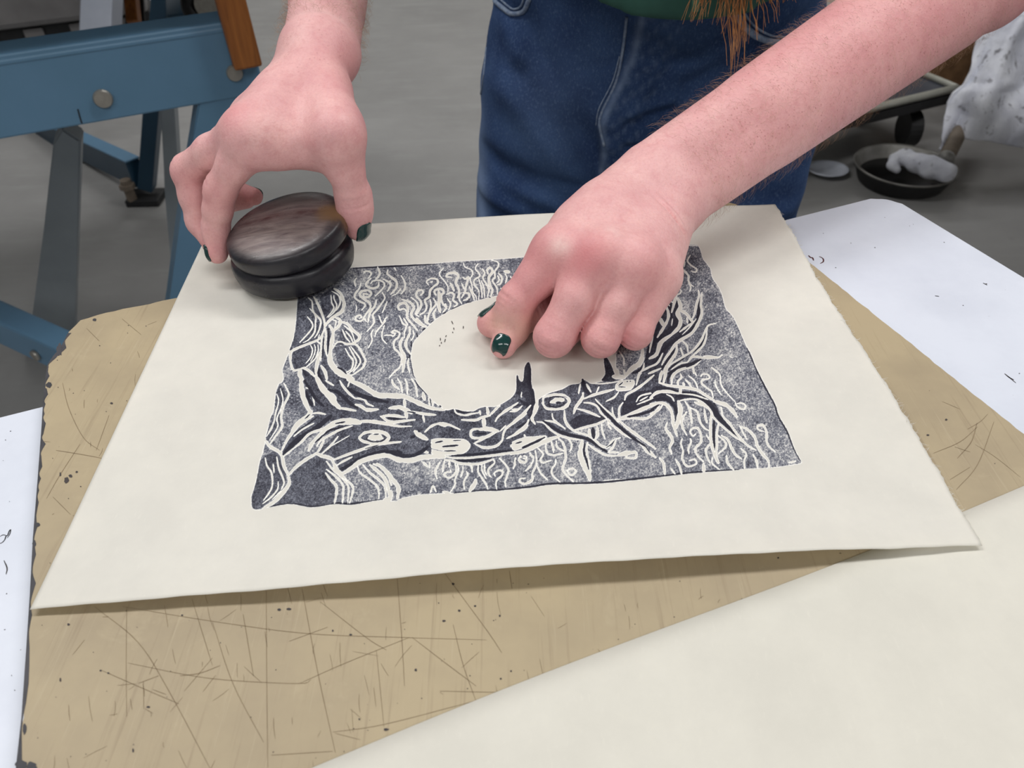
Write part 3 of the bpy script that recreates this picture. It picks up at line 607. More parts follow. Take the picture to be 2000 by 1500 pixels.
ART = """
T0
F0.60 495,990 506,996 520,991 567,983 608,989 653,983 688,983 736,976 783,973 820,966 887,963 911,960 940,958 974,957 1036,951 1076,945 1120,944 1163,943 1189,937 1256,934 1298,927 1353,923 1400,919 1443,917 1509,913 1540,909 1563,905 1563,898 1551,878 1537,843 1520,813 1513,791 1499,765 1481,730 1466,690 1459,680 1440,636 1430,617 1417,603 1412,584 1405,564 1391,543 1387,525 1372,505 1368,490 1362,481 1345,480 1327,481 1150,491 997,505 880,512 820,518 770,519 690,523 640,528 597,534 590,545 584,585 582,612 579,644 574,668 570,682 562,695 558,706 552,722 554,740 550,748 545,750 539,768 535,801 528,818 520,853 515,879 508,901 502,931 499,953 491,970
g5 590,545 584,585 582,612 579,644 574,668 568,683
k4 520,991 567,983 608,989 653,983 688,984 736,976 783,973
k4 887,963 940,958 974,957 1036,951 1076,945 1163,943 1256,934 1353,923 1443,917
k3 1459,680 1481,730 1499,765 1513,791 1520,813 1537,843 1551,878 1563,900
k3 690,524 770,520 850,516
T6
k3 850,58 950,48 1040,52 1070,90 1110,200
T0
F0 977,577 958,580 940,585 920,590 900,597 883,604 867,613 847,627 828,646 816,658 808,668 805,677 802,698 803,710 805,723 812,745 822,758 838,777 858,794 876,802 905,803 937,803 980,797 1060,792 1130,757 1203,738 1203,715 1203,690 1199,665 1195,650 1185,630 1170,612 1150,596 1120,585 1085,577 1050,573 1010,574
T0
F0.79 640,637 644,655 646,690 660,735 681,735 711,756 737,773 780,776 830,793 868,802 889,799 916,807 940,796 964,795 977,791 1002,774 1010,753 1009,735 1017,745 1022,742 1026,716 1032,709 1037,721 1038,754 1043,769 1043,790 1053,780 1073,768 1097,761 1114,752 1132,749 1140,742 1156,750 1173,746 1190,746 1204,738 1240,742 1290,700 1300,760 1275,780 1215,812 1184,818 1140,836 1092,852 1040,877 1012,884 948,891 884,893 823,892 804,895 780,893 760,887 740,886 728,884 705,901 667,922 660,918 655,896 627,884 618,884 660,842 640,820 600,845 556,888 551,885 573,847 613,809 591,740 592,725 620,716 628,705 634,660
T1
F0.77 700,520 820,500 930,700 960,850 930,960 850,1040 620,1120 590,1100 640,850 660,560
F0.80 900,500 1000,430 1060,390 1150,450 1190,540 1160,680 1080,740 970,810
F0.8 580,1170 850,1060 900,1150 830,1280 720,1370 600,1390 560,1300
F0.77 1170,900 1300,900 1380,980 1320,1060 1100,1100
F0.77 1080,1120 1200,1090 1340,1100 1450,1280 1290,1440 1120,1310
T2
F0.77 380,60 440,130 430,270 380,420 380,540 260,690 230,640 330,380 345,170
F0.80 210,880 330,820 440,960 450,1160 400,1260 180,1450 80,1460 70,1330 130,1100 160,930
F0.77 800,870 900,900 980,1010 1010,1180 1000,1390 730,1430 560,1400 300,1400 480,1230 510,1100 650,950
T1
w18 760,510 810,560 825,680 910,780 910,850 880,940 840,1000
w26 830,500 870,570 920,680 960,800 960,860
w16 780,640 850,730 850,830 840,930 770,1020 700,1060
w16 750,740 810,820 810,880 750,960 660,1055
w12 900,960 870,1030 760,1080 600,1130 555,1160
w26 945,930 910,1000 850,1040 720,1090 580,1150 545,1200 555,1330 590,1395 650,1385 720,1360
w18 870,1040 920,1080
w14 790,1090 815,1150 790,1240 735,1310
w12 835,1080 850,1130 830,1220 790,1290
w14 880,1080 885,1150 850,1250 780,1320 720,1370
w36 905,1180 880,1280 860,1380 865,1500
w14 1040,480 1050,570 1075,640 1010,730 990,750
w14 1075,480 1080,530 1110,600 1080,680 1010,750
w16 1050,430 1130,480 1155,560 1120,640 1050,710
w34 1080,400 1150,450 1185,530 1200,590 1170,680 1090,730 1010,800 960,870
w30 1090,750 1150,780 1140,850 1080,910 1060,970
w14 1060,780 1100,800 1085,880
w30 1150,800 1240,830 1310,910 1380,970 1380,1020 1300,1070
w18 1180,900 1220,990 1270,1050
w16 1220,920 1280,990 1305,1050
w14 1200,850 1290,930 1330,1040
w22 1060,1130 1110,1060 1170,1050 1230,1075 1330,1075 1390,1130 1430,1210 1460,1280 1430,1360 1340,1430 1290,1460
w18 1215,1130 1260,1210 1310,1280 1290,1380 1230,1420
w16 1260,1110 1320,1220 1350,1290 1320,1380 1260,1430
w16 1280,1100 1340,1180 1395,1260 1390,1320 1310,1420
w44 1025,850 1065,930 1045,1080 1025,1200 1040,1320 1120,1410 1200,1450
w70 1020,1180 1040,1310 1120,1400 1240,1470 1310,1510
w20 960,880 930,1000 920,1180 915,1280
w26 970,880 980,970 970,1100 990,1220
k22 1015,880 1015,1000 1000,1200; k20 950,1000 940,1160 930,1240
k24 1120,1360 1180,1390 1230,1440
w30 700,1370 770,1400 850,1480
w44 670,1390 660,1450 700,1510
w36 920,1340 970,1420 990,1510
k34 900,1380 890,1430 925,1510
k30 700,1390 740,1470
T3
w18 185,265 200,240 250,245 270,270 235,325
w20 345,190 370,260 350,310 325,330
w22 465,225 460,270 520,320 570,370 560,440 500,510
w14 540,195 560,230
w14 100,315 75,360 90,420
w20 270,320 220,370 215,410 280,440 350,420 360,370
w16 265,385 290,355 350,345 410,365 425,410 380,470 320,530
w18 410,330 480,370 500,400 460,475; w14 490,350 490,400
w16 620,290 660,360 665,440 620,510
w10 620,440 570,500 510,530
w18 150,380 130,440 85,500 80,550 130,590 190,620 195,650 160,695
w22 230,510 180,505 190,540 240,540 270,500 240,465 160,475 140,520 190,570 250,610 260,670 210,740 175,800
w18 130,790 155,780 140,755 95,770 90,810 140,825 190,800 215,830
w22 330,580 310,650 260,720 230,840
w18 400,490 430,550 390,620 340,690 290,750 305,830 270,890 220,945
w14 455,595 430,660 400,725
w14 360,760 400,850 440,790 460,780
w14 440,820 380,890 330,950 315,1005
w12 295,920 270,980 280,1050 235,1140
w12 425,870 400,960 400,1030 455,1095
w10 90,630 100,670 90,715
w18 430,990 500,990 530,1000 550,970 510,960 540,935 600,960 590,1010 540,1060 540,1140 600,1200 630,1280 600,1370 540,1420 480,1490
w34 640,1020 610,1080 620,1160 660,1240 650,1330 640,1420
w16 600,760 640,850 680,880 660,960 660,1020
w26 720,890 720,970 680,1060 680,1130 730,1210
w16 650,790 700,870
w18 710,1260 700,1330 720,1420
w14 760,930 770,990 740,1050
w24 810,930 760,870 700,800 690,740 700,660 660,610 590,640 600,690 650,680 680,700
w24 630,570 720,600 770,660 740,740 770,800 870,880 920,890
w14 740,545 800,600 820,660 790,740 830,770
w20 850,520 880,490 860,460 810,475 800,530 850,590 850,660 800,750
w20 940,400 920,360 970,325 1040,335 1050,380 1000,420 960,470 950,540 900,580 920,650 900,710 840,750
w14 965,370 990,360
w12 1120,200 1070,260 1090,310 1140,370 1170,430 1165,490
w26 1210,310 1150,300 1180,265 1260,260 1290,300 1260,370 1290,430 1300,500 1280,550
w22 1030,520 1010,480 1040,450 1100,450 1120,490 1090,520 1100,600 1140,660
w34 1060,470 1070,560 1060,640 1080,720
w18 960,570 970,650 950,720
w18 1000,560 1030,620 980,690 940,760 930,840
w20 1030,680 1000,740 1020,810
w26 900,760 910,830 950,860
w30 800,790 850,850 910,890
w24 1200,380 1230,440 1240,470
w18 1150,510 1210,490 1240,520 1230,580 1280,620 1240,660
w16 1160,560 1200,620 1180,690
w18 1140,620 1150,670 1110,720
w12 1350,140 1370,190 1440,220 1460,270 1430,330 1450,400 1460,480 1500,540 1500,580
w14 1520,150 1490,210 1530,260 1540,300 1480,340 1480,400 1530,470 1530,570
w22 1345,310 1370,330 1410,310 1400,350 1380,420 1370,480 1330,550
w14 1330,380 1360,450
w16 1310,480 1300,560 1330,620
w20 1390,560 1420,540 1410,500 1350,490; w16 1350,580 1400,570
w18 1420,420 1460,520 1480,580
w14 1530,330 1560,430 1570,550
w14 1560,350 1590,430 1600,550
w26 1640,270 1630,220 1670,200 1690,250 1650,310 1660,400 1690,460 1670,540
w16 1570,210 1600,260 1580,320 1620,390 1650,450 1630,540
w16 1680,110 1750,130 1760,180 1720,240 1720,310 1690,350 1740,430 1750,510
w18 1760,260 1800,310 1790,380 1750,400
w14 1750,290 1770,340 1740,380
w34 1830,240 1890,250; w12 1840,270 1860,320 1840,380
w18 1790,440 1820,480 1800,520
w14 1840,400 1900,470 1880,530; w14 1900,300 1950,380 1940,480
k16 870,930 900,910; k14 800,960 815,1010; k14 740,1060 740,1130; k14 715,1210 725,1250; k12 1115,740 1150,715; k9 1200,690 1310,640; k10 1395,605 1440,600; k10 1650,545 1670,548; k10 730,1270 760,1440 790,1500; k8 970,835 1000,820
T2
w22 430,50 480,150 480,200 430,300 400,420 410,540 340,640 270,740
w14 390,110 420,240 390,350 350,450 360,540 270,690
w14 350,170 370,250 340,380 300,540 235,650
w12 335,400 310,500 250,620
w34 220,690 270,760 370,820 410,870 430,980 480,1090
w50 620,-10 630,100 650,200 700,330 740,380
w18 680,100 730,130 760,220 775,300
k40 680,140 700,210 750,310
w54 740,370 680,440 580,520 520,600
w22 760,390 820,385 900,400
k16 720,400 660,465
w30 760,420 620,500 530,600 460,700 400,820
k14 820,420 690,520 540,620
w16 770,500 640,570 540,650
k64 960,420 750,590 560,710 430,850
w26 1080,460 980,490 880,560 720,620 600,740 430,870
w64 1000,490 1060,485 1200,480 1290,495
w34 1250,480 1400,480 1550,500 1750,540
w44 1080,490 920,550 860,620
k18 1010,505 1120,485
F0.60 640,720 780,620 790,650 720,760 690,830 560,950 490,1010 450,880
k24 870,640 960,575 1130,545
w40 860,600 800,670 740,740 710,810
w24 1200,530 1050,580 920,650 850,690 800,760
k18 780,720 870,640
w26 880,690 840,780 800,840
w32 800,840 680,910 560,1000 490,1080
w20 1040,650 960,750 850,850
w9 1170,640 960,760
w34 790,840 860,870 960,900 990,950
w30 1000,910 1130,860 1300,800 1480,740 1750,710
k12 1340,790 1500,745
w20 1020,980 1100,930 1200,880
k54 1040,1040 1200,960 1350,880 1560,830 1750,830
w48 1080,1080 1200,1000 1300,930 1480,875 1600,865 1750,895
w36 1280,660 1340,610 1450,595 1560,610 1610,660 1560,710 1450,720 1340,710 1280,670 1300,640
w60 1400,650 1520,650; w40 1380,670 1540,670
k16 1370,650 1370,690 1440,710 1540,700 1590,660
k14 1440,628 1500,622
w62 800,-10 860,100 920,170 1000,270 1060,330; w26 1060,330 1130,340 1240,360
w24 960,160 1000,200 1010,260
w22 900,20 990,75
w24 1060,20 1100,90 1170,170 1230,220
w22 1230,220 1330,230 1370,280 1440,310
w36 1240,290 1300,310 1370,350 1490,345
k12 1260,240 1320,270
w14 1170,30 1150,90
w50 1150,10 1330,90 1480,180 1620,195 1750,207
k50 1150,110 1300,190 1480,240 1600,260
k40 930,120 1050,160 1180,280 1260,330
k36 660,20 720,110 790,230 880,310
w22 1540,420 1640,410 1740,415; w22 1550,430 1620,490 1740,491
k14 1600,440 1700,440
w30 1620,330 1740,325
w18 220,890 240,980 290,1060 300,1200 260,1290 200,1370
w14 310,960 320,1060
w18 350,880 370,1000 420,1120 430,1180 400,1250
w14 365,1160 360,1240 290,1330 190,1410
w12 400,1260 340,1320 300,1360
w40 480,1090 490,1180 430,1270 330,1380 200,1460
w24 910,930 980,1020 1060,1080 1140,1140 1210,1220 1200,1300 1170,1400
w26 900,1060 960,1140 1020,1210 1020,1300 1000,1400
w20 910,1020 1000,1090 1070,1160 1100,1230 1090,1400
w18 1050,1090 1130,1170 1160,1240 1150,1400
w44 990,950 1030,1030 1090,1090
F0.60 1250,1000 1400,960 1720,1000 1740,1350 1500,1360 1230,1380 1220,1210 1120,1100
w20 1260,990 1290,1060 1400,1140 1480,1210 1500,1280 1500,1350
w24 1320,970 1400,1060 1500,1140 1570,1220 1580,1350
w24 1440,960 1530,1000 1610,1100 1640,1200
w36 1400,970 1540,1090 1600,1200 1620,1340
w44 1480,960 1560,1020 1660,1140 1720,1230 1710,1350
w30 1640,1260 1640,1350
w40 1560,1360 1640,1360
T4
w44 -10,190 150,195 300,215 430,270 540,320 650,360 800,380
w24 160,10 180,70 250,130; w18 230,0 270,70 285,170; w18 320,0 345,80 348,190; w20 400,0 450,90 470,220
w32 540,165 545,210 560,260
w22 610,230 620,330; w22 650,260 660,330
k12 625,240 640,325; k18 740,330 760,340
k12 440,10 480,80 600,210
w32 310,250 320,340
w30 120,360 230,340 300,345; w46 240,345 350,390 400,420; w28 400,400 560,430 690,440
w36 330,390 340,480
k16 345,400 450,415
w28 20,460 120,450 200,455 320,470
w28 30,465 120,520 250,520 440,500
k22 120,480 270,495
w22 540,450 555,530
w18 0,530 100,550 220,580 400,580
w26 560,650 640,580 740,545 850,560 990,620
w32 740,560 830,570
w50 440,640 500,690 590,740
k30 485,640 500,640; k34 390,720 440,700
F0 640,740 700,728 760,725 900,730 1030,735 1090,765 1120,810 1100,860 1060,900 980,930 890,938 800,930 650,920 645,880 640,850 632,800
k20 690,780 780,760; k14 910,755 1000,750; k28 780,828 965,812; k16 800,880 940,880; k7 640,780 640,850 800,885
w30 550,890 600,900
k50 130,900 250,935 400,945 520,890 600,830
w54 -10,935 120,945 250,990 400,995 520,960 650,950 800,960
w50 650,940 790,940
w26 780,935 900,965 1100,965 1300,945 1500,920 1700,890 1880,855
k34 890,938 1100,930 1300,910 1640,870
k36 920,990 1050,1000 1200,990 1370,970
w28 800,990 900,1000 1000,1035 1200,1040 1320,1010 1400,980
w20 920,370 950,420 1050,445 1120,430 1220,415
k18 960,380 1040,410 1120,410
w20 1230,390 1240,440
w30 1320,350 1330,400 1330,450; w44 1280,480 1285,590
w28 1010,500 1100,505 1200,500 1260,470 1360,450
w26 1360,440 1450,350 1480,330
w44 1230,620 1300,610 1380,620 1460,640
w28 1270,610 1150,620 1120,670 1150,720 1260,720 1340,690 1400,650
k28 1180,670 1310,670
w26 1160,790 1260,740 1440,650
w16 1480,640 1520,600 1550,570
w24 1420,520 1470,450 1600,360 1700,290
w30 1500,420 1580,370 1640,330
k14 1640,345 1740,310
w20 1750,330 1680,390 1600,400
k28 1710,250 1770,300 1820,330
w28 1840,350 1790,430 1680,510 1560,600 1520,670 1510,740
w28 1820,510 1800,590 1700,660 1560,730
w32 1180,800 1290,840 1430,820 1510,750
w54 1620,820 1760,750 1880,720; w26 1640,860 1760,830 1880,760
k22 1670,780 1750,770; k22 1750,850 1880,800
w10 1745,170 1740,230
w24 540,1020 590,1070; w18 620,1020 620,1090
w22 745,1020 710,1080 690,1140 710,1220
w20 800,1000 790,1060 780,1140
w20 860,1010 860,1080
w20 870,1110 880,1140 830,1140 800,1170 850,1210 910,1180 945,1110 930,1030
w18 960,1040 970,1120 930,1230 930,1290 870,1390
w18 1030,1060 1020,1140 1000,1200
w18 1070,1130 1080,1180 1040,1250 1045,1350
w18 1130,1050 1140,1140
w20 1215,1050 1210,1130 1250,1200 1310,1290 1330,1350
w14 1260,1040 1260,1120 1310,1220
w14 1290,1040 1290,1120 1320,1180
w20 1400,985 1410,1030 1340,1100 1340,1160 1370,1200
w20 1420,1190 1410,1150 1460,1120 1510,1130 1500,1180 1440,1240 1430,1300 1440,1350
w20 1470,970 1540,1040 1580,1110 1560,1200 1540,1260 1550,1320
w44 1180,1230 1170,1280 1110,1370
w20 1660,980 1660,1040 1640,1100
w20 1760,970 1790,980 1790,1020 1730,1020 1710,980 1730,940
w14 1840,910 1875,960; w14 1870,1050 1800,1120
w20 1770,1220 1730,1220 1720,1260 1790,1280 1875,1220
w20 630,1390 660,1310 700,1380; w30 780,1380 860,1395
T5
F0.93 40,400 50,330 50,200 70,200 80,260 110,265 130,240 140,110 185,40 215,120 220,310 250,380 250,590 215,690 160,600 150,450
F0.93 1030,-20 1075,0 1110,60 1140,130 1165,245 1010,255 1050,180 1040,80
F0.95 640,720 760,640 900,640 1000,640 1060,690 880,760 720,800
F0.94 1250,480 1400,380 1731,360 1731,460 1600,480 1500,540 1350,600 1240,640
k46 200,130 200,300 235,420 235,600 180,720 60,780
w32 280,540 250,620 225,680 260,740
w40 285,470 270,560 235,660
w10 110,380 100,440
k32 80,465 130,500 180,520
w26 210,530 130,620 0,730
w26 190,690 150,760 0,880
w18 0,580 70,570
w30 350,490 360,440 450,415 560,415 630,450 640,500 580,560 480,570 390,565 350,510 352,480
w50 440,495 520,470 580,470
k16 410,490 430,540 520,550 600,500; k28 500,500 550,500; k12 400,470 470,430 620,440
w18 770,290 750,400
w20 840,290 890,380
k44 795,240 820,340 870,400
w32 800,390 790,450 720,550 695,620
w26 800,460 900,420 1000,390 1150,350
w16 980,320 950,390
w14 880,280 1000,285 1150,270 1250,240
w24 740,570 850,600 990,660
w22 810,500 880,505 960,540 1000,610 1070,680
w20 940,460 1020,550 1130,640 1200,720
w28 1070,680 1140,760 1260,850 1400,920 1470,980 1530,1060 1620,1115
w28 1190,680 1270,760 1400,860 1540,960 1620,1020
k38 960,510 1080,640 1200,760 1340,880 1500,990
k12 1500,990 1560,1070
w26 700,810 850,770 960,740 1060,690
w16 450,620 470,690 560,760 600,800
w26 590,590 600,700 650,780 720,830
w20 370,700 480,720 600,790
w22 280,715 360,730 430,800 520,860 640,900 800,920
k40 360,710 480,790 600,850 850,910 960,980 1080,1060
w24 720,830 860,870 940,930 1010,990 1080,1000 1130,930 1220,895
k12 1060,1010 1130,960 1170,910
w22 1170,920 1140,1000 1090,1050
w22 860,970 960,1040 1060,1090 1200,1100
w44 1200,1090 1290,1070 1380,1060
w26 1300,1060 1390,1060 1390,1120 1300,1120 1290,1090
w20 1080,1060 1200,1060
w54 790,940 770,1060 800,1180 850,1280 875,1370
w26 850,950 840,1040 870,1200 890,1360
k26 820,960 810,1060 840,1150 865,1250
w30 870,800 880,880; k44 910,790 920,900; w28 960,770 965,860 940,910
w18 1010,740 1020,830 1050,910
w16 1080,700 1090,760 1120,800
w16 1130,550 1140,630 1190,720
w44 -10,1078 150,1040 300,970 420,915 530,880
F0 0,940 60,915 110,900 250,880 380,870 370,910 240,965 120,1015 10,1035
k18 40,960 110,940; k30 120,1005 250,950 370,890
w20 140,860 150,890
w18 390,930 380,1000 400,1070 480,1090 570,1070
w20 440,930 460,1000 470,1060
w18 500,930 510,1000 590,1050
w22 520,900 580,960 600,1060 605,1140 570,1240 600,1300 690,1390
w18 560,930 610,1040
w18 620,890 670,960 670,1010 650,1050
w20 630,1260 680,1240 720,1270 690,1310 650,1310 620,1260
w18 110,1110 80,1130 120,1170 160,1160 160,1110 130,1100
w14 200,1060 240,1120 220,1190 150,1270
w18 260,1040 275,1130 270,1210 230,1290 230,1370 170,1410 100,1400 90,1360 150,1350
w16 280,1200 320,1290 400,1370
w16 290,1010 350,1080 320,1140 350,1175 440,1150
w18 490,1140 490,1190 450,1250 460,1320 540,1395
w16 40,1120 20,1240
w14 1670,1130 1700,1190 1720,1310
w22 1190,120 1200,200; w20 1260,130 1280,200
w54 1140,205 1270,215
F0 1170,290 1200,265 1230,250 1300,242 1370,245 1385,275 1380,300 1360,335 1330,360 1260,370 1190,370 1160,340
k14 1200,310 1250,270; k12 1200,320 1280,325; k14 1296,262 1302,262; k14 1330,258 1336,258
w18 1200,380 1150,440 1060,485
w26 1270,470 1290,410 1380,360 1480,290 1600,190
w48 1480,0 1440,60 1350,120 1280,200
w24 1490,30 1470,130 1430,190 1400,300
w26 1250,500 1210,560 1210,650 1240,680 1350,670 1500,680 1600,620 1660,530
w36 1230,670 1340,630 1500,560 1640,510
k32 1300,660 1450,630 1600,580
w18 1400,490 1440,430 1530,400 1750,360; w14 1440,480 1530,430
w16 1410,520 1560,460 1620,430
T6
w16 840,120 890,130 900,160 840,170
w14 860,195 905,240 900,295
w14 970,165 940,230 980,280 1040,320 1030,355 980,345
w20 820,300 900,340 950,400 950,450 975,520 965,570
w8 975,495 1010,520
w16 805,355 850,400 860,470
w14 780,440 800,500 780,560 800,600 850,600 865,560 820,545
F0.9 700,640 760,680 790,760 860,700 870,900 960,960 1040,880 1040,760 1090,640 1090,860 1000,1030 880,1090 720,1240 640,1420 480,1480 300,1500 400,1440 470,1310 560,1060 620,880
k64 820,680 820,800 820,900 760,1000 650,1080 540,1160 480,1300
k44 730,680 740,800 760,900
k40 1075,640 1075,740 1060,860 1030,960 930,1060 800,1120 700,1200 620,1300 560,1420
k40 620,900 600,1000 540,1120
k28 970,880 960,960
k30 1150,970 1130,1080 1090,1180 960,1270 850,1350 720,1460
k36 1090,1340 980,1390 850,1430 720,1500
k40 830,1200 760,1280 700,1380 640,1450
w26 820,610 790,700 760,810
w44 830,650 860,740 830,820 860,900 840,980 760,1060
w40 760,1060 640,1150 590,1280 510,1330
w32 850,780 920,820 960,870 1000,920
w16 930,870 940,930
w30 680,700 720,800 720,880 670,980 600,1090
w44 630,880 670,960
w24 1060,560 1070,620 1040,720 1020,820 990,890
w30 1100,590 1090,720 1100,820 1060,930 990,1040 880,1110 800,1170 740,1260 680,1340 650,1400
w20 1000,920 930,970 850,1030
w12 1040,880 960,980 880,1060
w10 770,880 760,960
w12 720,650 770,700; w10 700,690 740,740
w22 1250,935 1170,960 1130,1040 1090,1130 1000,1240 890,1310 760,1390 720,1430
w20 1160,970 1150,1080 1120,1170 1060,1240 960,1330
w22 1330,1290 1270,1320 1120,1320 1000,1310 940,1370
w16 1120,1300 1270,1310
w18 1090,1350 1000,1420 880,1450 780,1500
w16 940,1370 850,1390 760,1450
w30 820,1180 810,1260 760,1340 700,1420 660,1500
w22 660,1270 600,1380 500,1430 390,1490
w34 430,1180 430,1290 390,1380 290,1460
w20 550,1080 530,1160 510,1260
w18 880,1130 930,1180 945,1260
w18 860,1210 890,1300
w14 170,1245 220,1330 220,1410
w18 450,1380 440,1440 400,1500
w18 1000,1410 1010,1500
w12 1210,1430 1290,1500
w22 640,1440 570,1470 500,1500
T7
F0.9 0,480 60,430 200,440 350,480 500,500 620,560 740,640 800,780 900,860 1040,1040 960,980 700,780 600,600 480,560 330,600 300,800 285,860 260,680 180,600 60,600
k36 0,600 100,570 180,580 260,640 300,740 285,850
k46 300,540 450,540 600,580 700,680 780,780 880,880 960,970 1030,1040
k40 600,560 680,640 760,740
k30 60,440 200,460 350,500 500,510 620,560
k30 720,800 715,950 720,1100 735,1200
k24 0,700 100,640
k28 200,410 210,320 300,240 430,200 570,130
k16 720,590 820,625
w32 0,560 80,500 200,490 310,510 330,500
w30 100,390 200,420 350,440 520,470 620,530 720,590
w32 340,450 340,510
w16 350,515 500,530 650,580
w14 180,520 240,550 270,600
w38 720,600 850,640 930,710 975,775
w24 800,670 820,770 900,860 970,960 1040,1040 1100,1100 1190,1150
w22 310,600 400,580 520,580 620,640 680,710 720,790 880,940 1000,1030 1100,1090
w48 316,600 340,700 320,800 290,900
w32 0,630 140,620 220,680 250,760 260,860 300,990
w22 0,740 90,700 140,640
w28 690,730 680,850 680,1000 700,1120 740,1250 770,1300
w26 770,850 750,960 750,1100 740,1200 770,1290
w22 700,1050 630,1140 640,1220 670,1290
w14 630,980 680,1050
w22 390,600 440,680 460,780 470,850
w18 450,670 530,720 560,830 610,900 660,930
w32 500,610 600,640 650,670
w24 610,690 620,770 640,840
w22 410,720 360,800 360,880 410,980
w28 190,840 175,910 230,990 250,1050 220,1120 240,1190
w22 510,970 480,990 450,940 490,900 540,910 570,980 570,1060 510,1130 530,1210 600,1280
w20 360,1020 345,1080 370,1160 360,1240 400,1320 460,1330 520,1300 500,1255 440,1270
w20 450,1020 460,1060 430,1130 435,1190
w24 105,1240 150,1300 165,1425
w24 285,1255 330,1330 355,1425
w18 235,1360 280,1420
w34 600,1300 605,1405
w14 700,1230 700,1300 780,1370
w24 860,1210 870,1290 940,1375
w24 800,985 870,1030 910,1110 960,1200 1030,1250
w20 770,990 840,1050 850,1110 770,1190
w18 1020,1130 1080,1190 1060,1270 1065,1365
w20 1160,1200 1200,1280 1210,1365
w28 1010,880 1100,920 1180,1010 1210,1110 1270,1200 1330,1270 1340,1365
w14 1010,880 1050,960 1090,1030
w22 1280,940 1220,920 1210,880 1270,870 1310,950 1310,1040 1340,1110 1410,1170
w14 480,200 490,250 520,310
w18 570,320 590,295 650,300 665,340 590,360 580,400 640,450 690,490 710,560
w12 730,360 740,430 800,530
w12 690,215 780,290 795,400 850,490 960,610
w18 960,620 980,660 1050,690 1075,650 1030,620 980,625
w14 430,310 500,370 540,460
w20 400,360 440,400 460,440
w20 370,390 385,430
w20 340,290 350,330 310,380 320,430
w18 0,1090 60,1130; w18 0,1160 60,1240
w28 240,410 250,320 310,260 400,220
w32 130,260 100,390; w32 190,210 170,300 150,390
w20 1560,1290 1640,1275
"""
cur = 0
for ln in ART.strip().splitlines():
    ln = ln.strip()
    if not ln or ln[0] == '#': continue
    if ln[0] == 'T': cur = int(ln[1:]); continue
    for part in ln.split(';'):
        part = part.strip()
        if not part: continue
        hd, *pp = part.split(); pts = [tuple(float(c) for c in q.split(',')) for q in pp]
        if hd[0] == 'F': fill(cur, float(hd[1:]), pts)
        elif hd[0] == 'w': stroke(cur, 0.0, float(hd[1:])*1.14, pts)
        elif hd[0] == 'k': stroke(cur, .985, float(hd[1:]), pts)
        elif hd[0] == 'g': stroke(cur, .80, float(hd[1:]), pts, False)
# uneven inking: soft large patches, fine speckle
def soft(shape, cell):
    g = rng.normal(0, 1, (shape[0]//cell+3, shape[1]//cell+3)); yy = np.arange(shape[0])/cell; xx = np.arange(shape[1])/cell
    i, j = yy.astype(int), xx.astype(int); fy, fx = (yy-i)[:, None], (xx-j)[None]; fy = fy*fy*(3-2*fy); fx = fx*fx*(3-2*fx)
    return (g[i][:, j]*(1-fy)+g[i+1][:, j]*fy)*(1-fx)+(g[i][:, j+1]*(1-fy)+g[i+1][:, j+1]*fy)*fx
mid = (IMG > .3)
IMG = np.where(mid, IMG+(.045*soft(IMG.shape, 90)+.04*soft(IMG.shape, 22)+.10*soft(IMG.shape, 4)+.10*soft(IMG.shape, 2))*np.clip((1.12-IMG)/.45, 0, 1), IMG)
IMG = np.clip(IMG, 0, 1)
# ink film following the sheet: a dense grid carrying the ink density
pu0, pu1, pv0, pv1 = .165, .875, .135, .905
NU, NV = 1000, 760
U_, V_ = np.meshgrid(np.linspace(pu0, pu1, NU), np.linspace(pv0, pv1, NV), indexing='ij')
PT = sheet_xy(U_, V_); PT[..., 2] = TABLE_Z+sheet_lift(U_, V_)
cc = (PT-CAM) @ RW; ix = (1000+F_PX*cc[..., 0]/cc[..., 2]-X0)*SS-.5; iy = (750+F_PX*cc[..., 1]/cc[..., 2]-Y0)*SS-.5
i0 = np.clip(np.floor(ix), 0, IMG.shape[1]-2).astype(int); j0 = np.clip(np.floor(iy), 0, IMG.shape[0]-2).astype(int); fx = np.clip(ix-i0, 0, 1); fy = np.clip(iy-j0, 0, 1)
ink = (IMG[j0, i0]*(1-fx)+IMG[j0, i0+1]*fx)*(1-fy)+(IMG[j0+1, i0]*(1-fx)+IMG[j0+1, i0+1]*fx)*fy
ink = np.where((ix < 0) | (iy < 0) | (ix > IMG.shape[1]-1) | (iy > IMG.shape[0]-1), 0, ink)
PT[..., 2] += .00006
g = np.arange(NU*NV).reshape(NU, NV); q4 = np.stack([g[:-1, :-1], g[1:, :-1], g[1:, 1:], g[:-1, 1:]], -1).reshape(-1, 4)
iv = ink.reshape(-1); q4 = q4[(iv[q4] > .02).any(1)]
used = np.unique(q4); rem = np.full(NU*NV, -1, np.int64); rem[used] = np.arange(len(used))
ink_o = mesh_np('printed_picture', PT.reshape(-1, 3)[used], rem[q4], M_INK, sheet)
at = ink_o.data.attributes.new('ink', 'FLOAT', 'POINT'); at.data.foreach_set('value', iv[used].astype(np.float32))
ink_o['label'] = 'black relief print of a gnarled tree around a blank moon'

flat_marks('pencil_mark', [(2.0, [(884, 1039), (896, 1037), (906, 1036)]), (1.8, [(921, 1028), (925, 1033), (926, 1038)])], .0014, M_SCR, sheet)
flat_marks('ink_smudge', [(1.6, [(x, y), (x+rng.normal(0, 1.5), y+rng.uniform(2, 7))]) for x, y in [(886, 640), (884, 648), (872, 655), (870, 662), (862, 668), (859, 674), (905, 637), (882, 627), (860, 660)]], .0014, M_SPECK, sheet)

